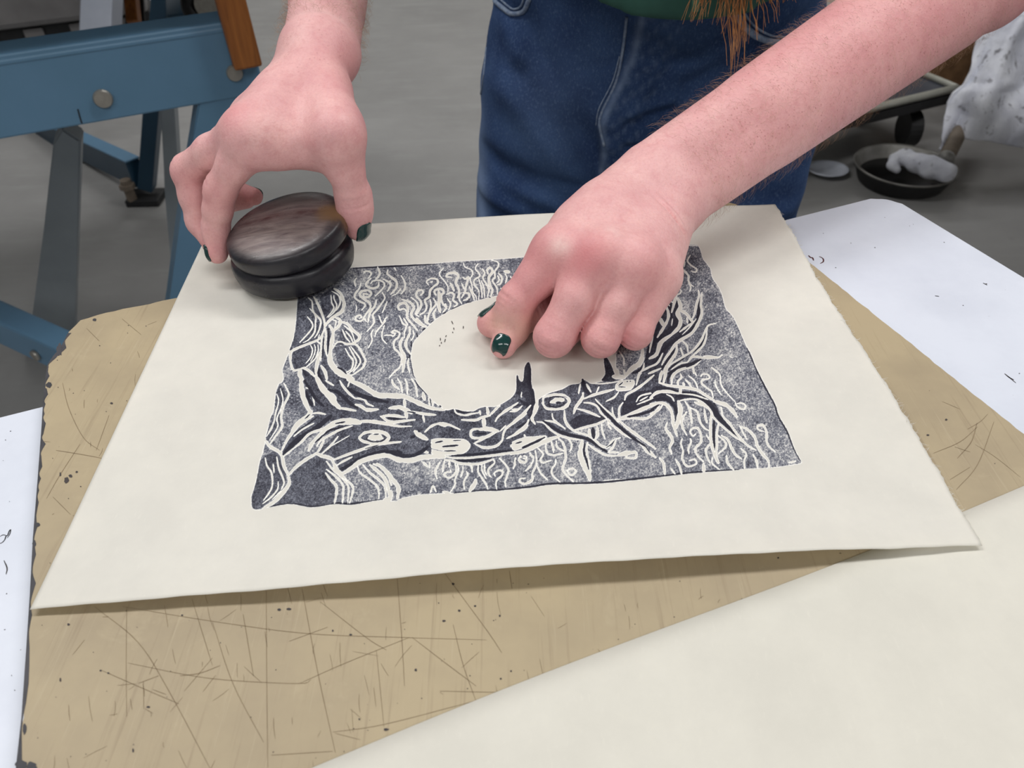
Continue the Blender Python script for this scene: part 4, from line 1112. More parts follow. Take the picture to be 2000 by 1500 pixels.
# ------------------------------------------------------------------ round wooden puck held by the hand on the left
pc_ = P(584, 536, 0)
puck = empty('wooden_puck', (pc_[0], pc_[1], TABLE_Z+.0016)); tag(puck, 'round black ink-stained wooden rubbing puck gripped by the left-hand fingers', 'printing tool')
bm = bmesh.new(); lathe(bm, [(0, .0002), (.026, .0), (.0325, .0008), (.0352, .0032), (.0363, .0080), (.0363, .0120), (.0354, .0148), (.0335, .0162), (.0310, .0170), (.0300, .0225), (.0, .0225)], 96)
base_ = bm_obj('pressing_disc', bm, M_PUCK, puck, True, True)
bm = bmesh.new(); lathe(bm, [(0, .0170), (.0310, .0170), (.0322, .0182), (.0344, .0198), (.0356, .0222), (.0360, .0250), (.0358, .0278), (.0352, .0296), (.0340, .0306), (.031, .0316), (.026, .0326), (.016, .0339), (.007, .0345), (0, .0346)], 96)
top_ = bm_obj('grip_disc', bm, M_PUCK, puck, True, True)
top_['label'] = 'domed upper disc, worn grey with a bare brown patch'
puck.scale = (.955, .955, 1.0); puck.rotation_euler = (math.radians(.5), math.radians(-6.5), 0); top_.rotation_euler = (math.radians(3.0), math.radians(-2.5), 0); top_.location = (.0042, 0, 0); base_.rotation_euler = (math.radians(-.5), math.radians(3.0), 0); base_.location = (0, 0, .0)
puck.location.z += .0363*math.sin(math.radians(3.5))*.92

# ------------------------------------------------------------------ blue steel press stand on the left
sa = P(0, 106, .85-TABLE_Z); sb = P(484, 36, .85-TABLE_Z); sd = nrm(sb-sa); sn = nrm(np.cross((0, 0, 1), sd))   # sn points away from the camera
sa = sa-sd*.45; stand = empty('press_stand', ((sa+sb)[0]/2, (sa+sb)[1]/2, 0)); tag(stand, 'blue enamelled steel press stand with bolted beam, left of the worktop', 'stand')
bh = .112; dn = np.array([0, 0, 1.0])
bm = bmesh.new(); bar(bm, sa+sn*.004-dn*bh/2, sb+sn*.004-dn*bh/2, .010, bh, (0, 0, 1), .003); bar(bm, sa+sn*.034-dn*.011, sb+sn*.034-dn*.011, .072, .022, (0, 0, 1), .0095)
bar(bm, sa+sn*.034-dn*(bh-.006), sb+sn*.034-dn*(bh-.006), .068, .010, (0, 0, 1), .003)
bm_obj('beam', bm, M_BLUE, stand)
def hit_plane(px, py, o, n):
    d = ray(px, py); return CAM+d*(np.dot(o-CAM, n)/np.dot(d, n))
def bolt(px, py, r, o, n, parent, th=.006):
    c = hit_plane(px, py, o, n); u = nrm(np.cross(n, (0, 0, 1))); v = np.cross(n, u); bm = bmesh.new(); rings = []
    for rr, t in ((r, 0), (r, th*.6), (r*.88, th), (0, th*1.1)):
        rings.append([bm.verts.new(c-n*t+rr*(math.cos(a)*u+math.sin(a)*v)) for a in np.linspace(0, 2*math.pi, 28, endpoint=False)] if rr else [bm.verts.new(c-n*t)])
    for A, B in zip(rings[:-1], rings[1:]):
        for k in range(28): bm.faces.new((A[k], A[(k+1) % 28], B[(k+1) % len(B)], B[k]) if len(B) > 1 else (A[k], A[(k+1) % 28], B[0]))
    return bm_obj('bolt', bm, M_BOLT, parent)
sp0 = sa-sn*.001
bolt(201, 192, .0135, sp0, sn, stand); bolt(458, 142, .0125, sp0, sn, stand)
bm = bmesh.new(); tube(bm, [hit_plane(152, 213, sp0, sn), hit_plane(156, 228, sp0, sn), hit_plane(160, 241, sp0, sn)], .0011, 5); tag(bm_obj('black_mark', bm, M_PEN, stand), 'short black mark on the beam')
# front leg: a flat plate slanting down to the left
def plate(name, px_quad, o, n, th, mat, parent, bev=.004):
    q = [hit_plane(x, y, o, n) for x, y in px_quad]; bm = bmesh.new(); A = [bm.verts.new(p) for p in q]; B = [bm.verts.new(p+n*th) for p in q]
    bm.faces.new(A); bm.faces.new(B[::-1])
    for k in range(len(q)): bm.faces.new((A[k], B[k], B[(k+1) % len(q)], A[(k+1) % len(q)]))
    bmesh.ops.bevel(bm, geom=list(bm.edges), offset=bev, segments=2, affect='EDGES'); return bm_obj(name, bm, mat, parent)
lt = hit_plane(435, 170, sp0, sn); ln = nrm(sn+dn*.05)
legq = [hit_plane(x, y, sp0+sn*.002, sn) for x, y in ((388, 196), (508, 176), (432, 470))]
plate('leg', [(389, 190), (509, 150), (405, 520), (372, 700), (345, 836), (288, 838), (331, 590), (352, 430), (376, 282)], sp0+sn*.002, sn, .045, M_BLUE, stand, .003)
# lower front rail with its bolt
lo_o = P(60, 652, .36-TABLE_Z); ld = nrm(P(125, 668, .36-TABLE_Z)-P(0, 612, .36-TABLE_Z)); lnn = nrm(np.cross((0, 0, 1), ld))
if lnn[1] < 0: lnn = -lnn
bm = bmesh.new(); bar(bm, lo_o-ld*.5-dn*.036+lnn*.02, lo_o+ld*.16-dn*.04+lnn*.02, (.05), .070, (0, 0, 1), .006); bm_obj('lower_rail', bm, M_BLUE, stand); bolt(71, 693, .011, lo_o-lnn*.006, lnn, stand)
# rear leg, its foot and the low rear rail
pf = P(287, 392, -TABLE_Z)
yl = lambda px, py: hit_plane(px, py, pf, nrm(np.array([0, 1.0, 0])))
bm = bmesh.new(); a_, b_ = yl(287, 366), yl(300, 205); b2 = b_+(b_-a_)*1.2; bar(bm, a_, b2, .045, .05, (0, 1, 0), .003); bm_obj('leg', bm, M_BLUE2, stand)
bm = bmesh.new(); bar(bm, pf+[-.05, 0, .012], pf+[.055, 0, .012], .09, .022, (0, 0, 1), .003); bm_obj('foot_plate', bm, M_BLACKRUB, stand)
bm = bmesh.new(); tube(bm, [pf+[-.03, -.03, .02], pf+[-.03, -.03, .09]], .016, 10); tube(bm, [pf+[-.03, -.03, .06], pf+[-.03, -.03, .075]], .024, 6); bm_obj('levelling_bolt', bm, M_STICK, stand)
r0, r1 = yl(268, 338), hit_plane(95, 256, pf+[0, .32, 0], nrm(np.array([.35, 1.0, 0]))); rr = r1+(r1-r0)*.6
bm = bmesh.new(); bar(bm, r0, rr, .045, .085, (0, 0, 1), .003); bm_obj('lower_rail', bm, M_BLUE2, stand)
bm = bmesh.new(); up = np.cross(nrm(rr-r0), nrm(np.cross(rr-r0, (0, 0, 1)))); bar(bm, r0+dn*.045, rr+dn*.045, .047, .006, (0, 0, 1), .001); bm_obj('lit_rail_top', bm, M_BLUE, stand)  # light on the rail's top put into the colour as a paler strip
# upper rear post behind the beam
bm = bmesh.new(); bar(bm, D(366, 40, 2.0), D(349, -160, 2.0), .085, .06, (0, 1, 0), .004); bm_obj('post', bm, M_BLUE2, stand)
# wooden bar hanging over the end of the beam
bm = bmesh.new(); wq = sp0-sn*.012
w0, w1 = hit_plane(484, 130, wq, sn), hit_plane(449, -2, wq, sn); wd_ = nrm(w1-w0)
bar(bm, w0, w0+wd_*.34, .042, .024, sn, .0035); wb = bm_obj('wooden_bar', bm, M_WOOD, stand); wb['label'] = 'worn varnished wooden bar fixed over the end of the beam'
# grey hand wheel behind the end of the beam
bm = bmesh.new(); wc = D(412, 6, 1.75); tube(bm, [wc+.052*np.array([math.cos(t), .45*math.sin(t), math.sin(t)*.9]) for t in np.linspace(0, 2*math.pi, 33)], .017, 10, False); bm_obj('wheel_tyre', bm, M_BLACKRUB, stand, True)
bm = bmesh.new(); tube(bm, [wc+[0, -.02, 0], wc+[0, .03, 0]], .032, 20); bm_obj('wheel_hub', bm, M_BOLT, stand)
# ------------------------------------------------------------------ grey angle-iron trestle under the beam
tr = empty('grey_trestle', tuple(P(120, 560, -TABLE_Z)*[1, 1, 0])); tag(tr, 'grey angle-iron trestle standing inside the blue stand', 'trestle')
t0 = D(131, 262, 1.36); t1 = P(97, 692, -TABLE_Z); tn = nrm(np.cross(t1-t0, (1, .1, 0)))
if np.dot(tn, t0-CAM) < 0: tn = -tn
plate('leg', [(104, 279), (120, 252), (158, 277), (150, 500), (146, 640), (146, 690), (48, 693), (60, 640), (84, 460)], t0, tn, .035, M_GREY, tr, .003)
t2 = D(326, 222, 1.66); t3 = P(372, 690, -TABLE_Z); tn = nrm(np.cross(t3-t2, (1, .1, 0)))
if np.dot(tn, t2-CAM) < 0: tn = -tn
plate('leg', [(312, 195), (338, 185), (352, 420), (392, 690), (345, 692), (338, 560), (322, 380)], t2, tn, .035, M_GREY, tr, .003)
# ------------------------------------------------------------------ low machine behind the beam, top left
mb = empty('cast_iron_machine', tuple(D(70, 40, 3.0)*[1, 1, 0])); tag(mb, 'worn grey cast-iron machine with slotted bed behind the blue beam', 'machine')
mc = D(70, 42, 3.0); md = nrm(np.array([.93, .36, 0])); mn = np.cross((0, 0, 1), md)
bm = bmesh.new(); bar(bm, mc-md*.75+dn*.075+mn*.21, mc+md*.42+dn*.075+mn*.21, .52, .17, (0, 0, 1), .025); bm_obj('bed', bm, M_IRON, mb)
bm = bmesh.new(); bar(bm, mc-md*.75-dn*.065+mn*.22, mc+md*.42-dn*.065+mn*.22, .44, .10, (0, 0, 1), .004); bm_obj('slot_recess', bm, M_BLACKRUB, mb)
for k in range(7):
    bm = bmesh.new(); c = mc+md*(-.68+.165*k)-dn*.065-mn*.005; bar(bm, c-dn*.045, c+dn*.045, .07, .03, mn, .003); bm_obj('rib', bm, M_IRON, mb)
bm = bmesh.new(); bar(bm, mc-md*.75-dn*.15+mn*.18, mc+md*.42-dn*.15+mn*.18, .48, .08, (0, 0, 1), .01); bm_obj('lower_bed', bm, M_IRON, mb)
for k in (-.62, .3):
    bm = bmesh.new(); c = mc+md*k+mn*.2; bar(bm, [c[0], c[1], 0], c-dn*.15, .14, .14, (0, 1, 0), .008); bm_obj('leg', bm, M_IRON, mb)
pa, pb = D(196, 92, 2.86), D(203, -90, 2.86); bm = bmesh.new(); bar(bm, pa, pb, .115, .09, (0, 1, 0), .005); o = bm_obj('upright', bm, M_GREY2, mb); o['label'] = 'light grey square steel upright of the machine'
# small wooden block on a strap hanging from the added slab
wb_ = empty('wooden_block', tuple(D(259, 22, 1.7))); tag(wb_, 'small wooden block on a black strap hanging right of the light grey upright', 'block')
bm = bmesh.new(); a_, b_ = D(262, 46, 1.7), D(253, -40, 1.7); bar(bm, a_, b_, .027, .022, (0, 1, 0), .003); bm_obj('block', bm, M_WOOD, wb_)
bm = bmesh.new(); bar(bm, D(279, 47, 1.72), D(266, -200, 1.72), .010, .006, (0, 1, 0), .001); bar(bm, D(252, 50, 1.73), D(244, -200, 1.73), .014, .006, (0, 1, 0), .001); bar(bm, D(250, 51, 1.72), D(280, 48, 1.72), .008, .02, (0, 1, 0), .001); bm_obj('strap', bm, M_BLACKRUB, wb_)
pa, pb = D(290, 70, 3.1), D(296, -60, 3.1); pd = (pb-pa)/(pb-pa)[2]; pa = D(296, 128, 3.85)*[1, 1, 0]; pb = D(294, 20, 3.85)
bm = bmesh.new(); bar(bm, pa, pa+(pb-pa)*3.2, .12, .014, (0, 1, 0), .002); ob = bm_obj('white_plank', bm, M_WHITE); tag(ob, 'white painted plank leaning behind the blue beam, right of the small wooden block', 'plank')
# unseen slab added above the stand to shade the floor below
bm = bmesh.new(); bc0 = sa+(sb-sa)*.45+sn*.46; bar(bm, bc0-sd*.75+dn*.125, bc0+sd*.58+dn*.125, .98, .05, (0, 0, 1), .006); bm_obj('shade_slab', bm, M_IRON, stand)
bm = bmesh.new(); bar(bm, bc0-sd*.75+dn*.03+sn*.46, bc0+sd*.58+dn*.03+sn*.46, .03, .16, (0, 0, 1), .003); bm_obj('shade_apron', bm, M_BLUE2, stand)  # added unseen panel that keeps light from behind off the floor
for k in (-.55, .2):
    bm = bmesh.new(); c = bc0+sd*k; bar(bm, c-dn*.02, c+dn*.1, .06, .06, sn, .004); bm_obj('upright', bm, M_BLUE2, stand)  # posts made up to carry the added slab

# unseen cabinet added left of the stand to block light
cab = empty('shade_cabinet', (-2.2, 1.5, 0)); tag(cab, 'tall unseen cabinet added to block light left of the blue press stand', 'cabinet')
bm = bmesh.new(); bar(bm, (-2.45, 1.55, 0), (-2.45, 1.55, 1.9), .6, 2.1, (0, 1, 0), .005); bm_obj('body', bm, M_IRON, cab)
for k in range(3):
    y0 = .52+k*.70
    bm = bmesh.new(); bar(bm, (-2.135, y0+.34, .06), (-2.135, y0+.34, 1.84), .02, .66, (0, 1, 0), .004); dr = bm_obj('door', bm, M_GREY, cab)
    bm = bmesh.new(); bar(bm, (-2.115, y0+.08, .95), (-2.115, y0+.08, 1.10), .018, .02, (0, 1, 0), .003); bm_obj('handle', bm, M_BOLT, dr)

# ------------------------------------------------------------------ things on the floor on the right
bc_ = P(1768, 322, -TABLE_Z+.06)
basin = empty('tin_basin', (bc_[0], bc_[1], .0005)); tag(basin, 'round tin basin of black liquid on the floor under the hanging cloth', 'basin')
bm = bmesh.new(); lathe(bm, [(0, .0), (.13, .0), (.15, .01), (.172, .060), (.180, .064), (.182, .068), (.178, .0705), (.168, .066), (.146, .014), (.128, .006), (0, .006)], 64); bm_obj('bowl', bm, M_TIN, basin, True, True)
bm = bmesh.new(); lathe(bm, [(.131, .001), (.1515, .0095), (.1737, .0595), (.1795, .0625), (.1805, .0615), (.1745, .058), (.1525, .0085), (.131, .0)], 64); bm_obj('dark_outer_shell', bm, M_BLACKRUB, basin, True, True)  # added black shell, so the outer wall merges into the dark floor
bm = bmesh.new(); lathe(bm, [(0, .026), (.1505, .026), (.1505, .024), (0, .024)], 64); o = bm_obj('black_liquid', bm, M_WATER, basin, False, True)
basin.scale = (.87, .85, .9)
# plaster lump (the swollen end of the stick) with its hook lying over the rim
lump = empty('plaster_hook', tuple(P(1810, 325, -TABLE_Z+.08))); tag(lump, 'lumpy white plaster hook lying over the rim of the tin basin', 'plaster piece')
q = [P(1752, 330, -TABLE_Z+.075), P(1744, 322, -TABLE_Z+.08), P(1748, 312, -TABLE_Z+.085), P(1765, 306, -TABLE_Z+.09), P(1790, 318, -TABLE_Z+.095), P(1815, 326, -TABLE_Z+.10), P(1848, 336, -TABLE_Z+.10)]
rad = [.014, .016, .018, .022, .027, .032, .030]
def lump_fn(p):
    d = None
    for i in range(len(q)-1):
        k = s_cone(p, q[i], q[i+1], rad[i], rad[i+1]); d = k if d is None else smin(d, k, .015)
    return d+.004*np.sin(p[:, 0]*90)*np.sin(p[:, 1]*80+1)*np.sin(p[:, 2]*95)
qa = np.array(q); V, Q = surface(lump_fn, steps([(qa[:, 0].min()-.06, qa[:, 0].max()+.06, .006)]), steps([(qa[:, 1].min()-.06, qa[:, 1].max()+.06, .006)]), steps([(qa[:, 2].min()-.06, qa[:, 2].max()+.06, .006)]))
mesh_np('lump', V, Q, M_CLOTH, lump)
# stick from the lump up into the cloth
s0, s1 = P(1846, 312, -TABLE_Z+.11), D(1872, 262, 2.50)
stick = empty('weathered_stick', tuple(s0)); tag(stick, 'grey weathered stick rising from the plaster hook into the hanging cloth', 'stick')
bm = bmesh.new(); tube(bm, [s0, s1, s1+(s1-s0)*.5, s1+(s1-s0)*1.0], [.024, .024, .023, .02], 14); bm_obj('shaft', bm, M_STICK, stick, True)
bm = bmesh.new(); dd = nrm(s1-s0); tube(bm, [s0-dd*.004, s0+dd*.012], .0265, 14); bm_obj('collar', bm, M_TIN, stick, True)
# the cloth: a crumpled sheet draped over the stick
dep = 2.42
rows = [  # image outline left x, right x at rows of y
 (-120, 1985, 2330), (-40, 1968, 2320), (20, 1945, 2310), (80, 1910, 2300), (140, 1893, 2300), (165, 1880, 2290), (180, 1860, 2290), (200, 1849, 2290), (230, 1845, 2290), (262, 1842, 2285), (280, 1838, 2280), (293, 1833, 2275)]
nr, nc = 120, 170; V = np.zeros((nr, nc, 3))
ry = np.array([r[0] for r in rows], float); rl = np.array([r[1] for r in rows], float); rr_ = np.array([r[2] for r in rows], float)
for j in range(nc):
    t = j/(nc-1)
    # lower hem of the cloth: corner at the left, a notch round the stick, then the long sagging hem
    xs_ = 1833+t*440
    hem = np.interp(xs_, [1833, 1840, 1850, 1862, 1872, 1890, 1905, 1930, 1965, 2000, 2060, 2300], [294, 284, 268, 262, 264, 272, 274, 276, 283, 290, 286, 300])
    for i in range(nr):
        s = i/(nr-1); y = -140+(hem+140)*s
        xl = np.interp(min(y, 293), ry, rl); x = xl+(2280-xl)*t
        if s > .9: x = x*(1-(s-.9)/.1)+max(xs_, xl)*((s-.9)/.1)
        fold = .050*math.sin(t*26+1.2*math.sin(s*4+t*6)+s*1.5)*(.35+.65*(1-s))+.030*math.sin(t*11-s*5+.6)+.018*math.sin(s*17+t*19)*math.sin(t*31+2)
        fold += .075*math.exp(-((t-.12-.12*(1-s))/.035)**2)*(1-s)*-1
        V[i, j] = D(x, y, dep+fold+.06*s)
gi = np.arange(nr*nc).reshape(nr, nc); Q = np.stack([gi[:-1, :-1], gi[:-1, 1:], gi[1:, 1:], gi[1:, :-1]], -1).reshape(-1, 4)
cloth = mesh_np('hanging_cloth', V.reshape(-1, 3), Q, M_CLOTH); tag(cloth, 'white plaster-smeared cloth hanging in folds above the tin basin', 'cloth')
md_ = cloth.modifiers.new('thickness', 'SOLIDIFY'); md_.thickness = .008
# low trolley tray with castors behind the basin
tz = .20; tcn = P(1868, 172, tz-TABLE_Z); ta = nrm(P(1868, 172, tz-TABLE_Z)-P(1768, 196, tz-TABLE_Z)); tb = np.cross((0, 0, 1), ta)
tro = empty('tray_trolley', tuple((tcn-ta*.35+tb*.2)*[1, 1, 0])); tag(tro, 'low dark trolley tray with bright metal rim behind the tin basin', 'trolley')
cs = [tcn, tcn-ta*.75, tcn-ta*.75+tb*.34, tcn+tb*.34]
bm = bmesh.new(); prism(bm, cs, tz-.02, tz-.008); bm_obj('tray', bm, var('dark_tray', lin(58, 62, 74), lin(46, 48, 58), 8, .4), tro)
bm = bmesh.new(); tube(bm, cs+[cs[0], cs[1]], .013, 8); bm_obj('rim', bm, var('bright_rim', lin(196, 196, 186), lin(170, 170, 160), 10, .35, .3), tro, True)
bm = bmesh.new()
for k in range(4): bar(bm, cs[k]-dn*.03, cs[(k+1) % 4]-dn*.03, .02, .03)
bm_obj('frame', bm, M_BLACKRUB, tro)
for k, c in enumerate((tcn-ta*.10+tb*.05, tcn-ta*.65+tb*.05, tcn-ta*.65+tb*.29, tcn-ta*.10+tb*.29)):
    bm = bmesh.new(); z0 = .062; tube(bm, [[c[0]-.022, c[1], z0], [c[0]+.022, c[1], z0]], .06, 24); bm_obj('castor', bm, M_BLACKRUB, tro)
    bm = bmesh.new(); bar(bm, [c[0], c[1]+.02, .06], [c[0], c[1]+.02, tz-.03], .03, .02, (0, 1, 0)); bm_obj('castor_fork', bm, M_IRON, tro)
# brown board standing behind
bx = D(1878, 118, 2.95); bm = bmesh.new(); bar(bm, [bx[0]-.25, bx[1], .18], [bx[0]+.42, bx[1]-.02, .18], .03, .36, (0, 0, 1), .004); ob = bm_obj('brown_board', bm, M_CARD); tag(ob, 'brown fibre board leaning behind the trolley tray', 'board'); ob.location.z = 0.0
# white plastic dish by the jeans
dc = P(1614, 340, -TABLE_Z); dish = empty('white_dish', (dc[0], dc[1], .0005)); tag(dish, 'shallow white plastic dish on the floor beside the jeans', 'dish')
bm = bmesh.new(); lathe(bm, [(0, .004), (.035, .004), (.052, .016), (.060, .018), (.063, .021), (.058, .022), (.050, .019), (.034, .008), (0, .008)], 48); o = bm_obj('dish', bm, M_WHITE, dish, True, True)
dish.scale = (1.1, .95, 1)
# unseen bench added further right so its top shades the floor
wbn = empty('shade_bench', (2.2, 2.3, 0)); tag(wbn, 'unseen dark bench added so its top shades the floor on the right', 'shade_bench')
bm = bmesh.new(); bar(bm, (0.66, 1.5, 1.0), (3.3, 1.5, 1.0), 1.02, .05, (0, 0, 1), .004); bm_obj('worktop', bm, M_BLACKRUB, wbn)
for x, y in ((3.2, 1.1), (3.2, 2.0), (2.75, 2.05), (2.75, 1.1)):
    bm = bmesh.new(); bar(bm, (x, y, 0), (x, y, .995), .06, .06, (0, 1, 0)); bm_obj('leg', bm, M_IRON, wbn)

# ------------------------------------------------------------------ the person: body
J = {}
# arm on the right of the picture (the person's left), fingers pressing the paper
J['R'] = dict(el=D(1925, -70, .525), wr=P(1292, 368, .047),
  MCP=[P(1096, 488, .047), P(1176, 490, .052), P(1243, 508, .048), P(1294, 534, .037)],
  PIP=[P(1006, 592, .0245), P(1082, 658, .0180), P(1174, 660, .0180), P(1241, 650, .0170)],
  DIP=[P(1000, 644, .0110), P(1108, 640, .0100), P(1168, 634, .0095), P(1232, 624, .0095)],
  TIP=[P(983, 675, .0086), P(1128, 606, .0095), P(1160, 600, .0092), P(1222, 594, .0095)],
  TH=[P(1236, 424, .034), P(1140, 520, .018), P(1040, 605, .0110), P(960, 631, .0092)])
J['L'] = dict(el=D(656, -100, .67), wr=P(628, 96, .101),
  MCP=[P(494, 262, .084), P(474, 250, .085), P(488, 228, .081), P(514, 212, .075)],
  PIP=[P(430, 370, .053), P(367, 333, .056), P(405, 312, .045), P(440, 290, .040)],
  DIP=[P(421, 447, .030), P(391, 432, .028), P(432, 395, .022), P(455, 370, .022)],
  TIP=[P(424, 494, .0185), P(420, 478, .018), P(480, 388, .017), P(496, 384, .019)],
  TH=[P(664, 188, .105), P(657, 266, .082), P(690, 382, .0465), P(699, 446, .0265)])
RAD = [((.0110, .0098, .0084, .0071),), ((.0112, .0102, .0088, .0076),), ((.0106, .0097, .0084, .0073),), ((.0094, .0084, .0073, .0064),)]
for k_ in 'L':                               # root of the thumb sits between the wrist and the thumb knuckle
    J[k_]['TH'][0] = J[k_]['wr']*.52+J[k_]['TH'][1]*.48+np.array([.001, 0, -.004])
J['R']['MCP'][3] = P(1286, 534, .037)
FS = {'R': .93, 'L': .86}
def hand_frame(h):
    c = np.mean(h['MCP'], 0); f = nrm(c-h['wr']); s = nrm(h['MCP'][3]-h['MCP'][0]); n = nrm(np.cross(f, s))
    if n[2] < 0: n = -n
    return f, nrm(np.cross(n, f)), n
CREASE = []
def make_arm(side):
    h = J[side]; f, s, n = hand_frame(h); wr, el = np.asarray(h['wr']), np.asarray(h['el'])
    if np.dot(s, h['MCP'][3]-h['MCP'][0]) < 0: s = -s
    ax = nrm(wr-el); view = nrm((wr+el)/2-CAM); aside = nrm(np.cross(ax, view)); adep = nrm(np.cross(ax, aside))
    if np.dot(aside, s) < 0: aside = -aside
    R_ = side == 'R'
    bo = .0115 if R_ else .0065
    er, eo = (.0235, .013) if R_ else (.0195, .010)
    fs = FS[side]; ts = .95 if R_ else .87
    def fn(p):
        p = p.astype(np.float32)
        # forearm: two tapering bones side by side plus muscle
        d = s_cone(p, wr-aside*bo, el-aside*eo+ax*.02, .0158 if R_ else .0150, er)
        d = smin(d, s_cone(p, wr+aside*bo, el+aside*eo+ax*.02, .0158 if R_ else .0150, er), .018)
        d = smin(d, s_cone(p, wr-ax*.09, el+ax*.055, .017 if R_ else .012, .029 if R_ else .020), .022)
        # palm: carpals to knuckles
        ofs = (-.018, -.006, .006, .017); rk = (.0125, .0125, .0118, .0105)
        dp = None
        for i in range(4):
            m = np.asarray(h['MCP'][i]); a = wr+s*ofs[i]*(.68 if R_ else .55)+f*.008-n*.003
            q = s_cone(p, a, m-n*.004, .0116, rk[i]*.90); dp = q if dp is None else smin(dp, q, .016)
            q = s_cone(p, a+f*.02-n*.008, m-n*.009-f*.004, .0115, rk[i]*.8); dp = smin(dp, q, .008)
        T = [np.asarray(v) for v in h['TH']]
        dp = smin(dp, s_cone(p, wr-s*.008+f*.010, T[1], .0112, .0112), .012)
        dp = smin(dp, s_cone(p, T[0], T[1], .0128*(1 if R_ else .84), .0115*(1 if R_ else .84)), .010)
        # thumb web
        i0 = np.asarray(h['MCP'][0]); dp = smin(dp, s_cone(p, i0*.70+wr*.30-n*(.009 if R_ else .013), T[1]*.80+T[0]*.20-n*(0 if R_ else .004), .0080, .0090), .016)
        d = smin(d, dp, .013)
        for i in range(3):
            a = (np.asarray(h['MCP'][i])+np.asarray(h['MCP'][i+1]))/2; d = smin(d, s_cone(p, wr*.4+a*.6-n*.004, wr*.12+a*.88-n*.0045, .0105, .0085), .012)
        if not R_: d = smin(d, s_cone(p, P(572, 288, .074), P(648, 306, .064), .0070, .0080), .020)
        if R_: d = smin(d, s_cone(p, wr-s*.016+f*.022, np.asarray(h['MCP'][0])-s*.001-n*.004, .0130, .0095), .016); d = smin(d, s_cone(p, wr*.5+np.asarray(h['MCP'][0])*.5-s*.007, wr*.3+np.asarray(h['MCP'][0])*.7-s*.005, .0115, .0105), .016)
        # knuckles and webbing
        for i in range(4):
            m = np.asarray(h['MCP'][i]); up_ = .0014 if (R_ and i == 0) else -.0022; d = smin(d, s_cone(p, m+n*up_, m+n*up_+f*.002, .0088, .0085), .010)
        for i in range(3):
            a = (np.asarray(h['MCP'][i])+np.asarray(h['MCP'][i+1]))/2; b = (np.asarray(h['PIP'][i])+np.asarray(h['PIP'][i+1]))/2
            d = smin(d, s_cone(p, a-n*.005, a+(b-a)*(.16)-n*.005, .0085, .0060), .006)
        # fingers
        df = None
        for i in range(4):
            j = [np.asarray(h[k][i]) for k in ('MCP', 'PIP', 'DIP', 'TIP')]; r = [q*fs for q in RAD[i][0]]
            q = s_cone(p, j[0]-n*.002, j[0]+(j[1]-j[0])*.55, r[0], (r[0]+r[1])/2*.985)
            q = smin(q, s_cone(p, j[0]+(j[1]-j[0])*.55, j[1], (r[0]+r[1])/2*.985, r[1]), .004)
            q = smin(q, s_cone(p, j[1], j[1]+(j[2]-j[1])*.5, r[1], (r[1]+r[2])/2*.97), .004)
            q = smin(q, s_cone(p, j[1]+(j[2]-j[1])*.5, j[2], (r[1]+r[2])/2*.97, r[2]), .004)
            q = smin(q, s_cone(p, j[2], j[3], r[2], r[3]), .004)
            df = q if df is None else smin(df, q, .0010)
        q = s_cone(p, T[1], T[1]+(T[2]-T[1])*.55, .0122*ts, .0100*ts); q = smin(q, s_cone(p, T[1]+(T[2]-T[1])*.55, T[2], .0100*ts, .0108*ts), .006)
        q = smin(q, s_cone(p, T[2], T[2]+(T[3]-T[2])*.45, .0108*ts, .0104*ts), .005)
        q = smin(q, s_cone(p, T[2]+(T[3]-T[2])*.45, T[3], .0104*ts, .0080*ts), .005)
        d = smin(d, q, .008)
        d = smin(d, df, .0075)
        for c, t, nn, amp, wd, R0 in CR:
            v = p-c; a = v @ t; m = (np.abs(a) < wd*6) 
            if m.any():
                vm = v[m]; rr = np.einsum('ij,ij->i', vm, vm)
                d[m] += amp*np.exp(-(a[m]/wd)**2)*np.exp(-rr/R0**2)
        return d
    CR = []
    # skin folds over the finger joints and the wrist
    for i in range(4):
        j = [np.asarray(h[k][i]) for k in ('MCP', 'PIP', 'DIP', 'TIP')]
        t = nrm(nrm(j[2]-j[1])+nrm(j[1]-j[0])); b = nrm(nrm(j[1]-j[0])-nrm(j[2]-j[1])); top = j[1]+b*RAD[i][0][1]*fs
        for o in (-.0026, 0, .0026): CR.append((( top+t*o).astype(np.float32), t.astype(np.float32), b, .0008, .0010, .0075))
        t2 = nrm(j[3]-j[1]); b2 = nrm(b-t2*np.dot(b, t2)); top = j[2]+b2*RAD[i][0][2]*fs
        for o in (-.001, .0012): CR.append(((top+t2*o).astype(np.float32), t2.astype(np.float32), b2, .0006, .0009, .006))
    T = [np.asarray(v) for v in h['TH']]; t = nrm(T[3]-T[1]); b = -view - t*np.dot(-view, t); b = nrm(b); top = T[2]+b*.0108*ts
    for o in (-.0022, 0, .0024): CR.append(((top+t*o).astype(np.float32), t.astype(np.float32), b, .0008, .0010, .0085))
    HCR[side] = CR
    return fn
HCR = {}
HAND = {'R': make_arm('R'), 'L': make_arm('L')}
# folds placed where the photograph shows them, on the skin itself
def fold(side, px, py, t, amp, wd, R0):
    c = trace(HAND[side], CAM+nrm(ray(px, py))*.2, ray(px, py), .8)
    if c is not None: HCR[side].append((c.astype(np.float32), nrm(t).astype(np.float32), None, amp, wd, R0))
jr = J['R']
for i, (px, py) in enumerate(((1001, 597), (1079, 648), (1186, 656), (1246, 651))):
    t = jr['PIP'][i]-jr['MCP'][i]
    for o in (-6, 1, 8): fold('R', px-o*.25, py+o, t, .00038, .0009, .0055)
for q in ((1306, 408), (1318, 425), (1329, 444)): fold('R', *q, jr['wr']-jr['el'], .0008, .0011, .011)
for q in ((1312, 400), (1324, 416), (1336, 434)): fold('R', *q, jr['wr']-jr['el'], .0004, .0009, .010)
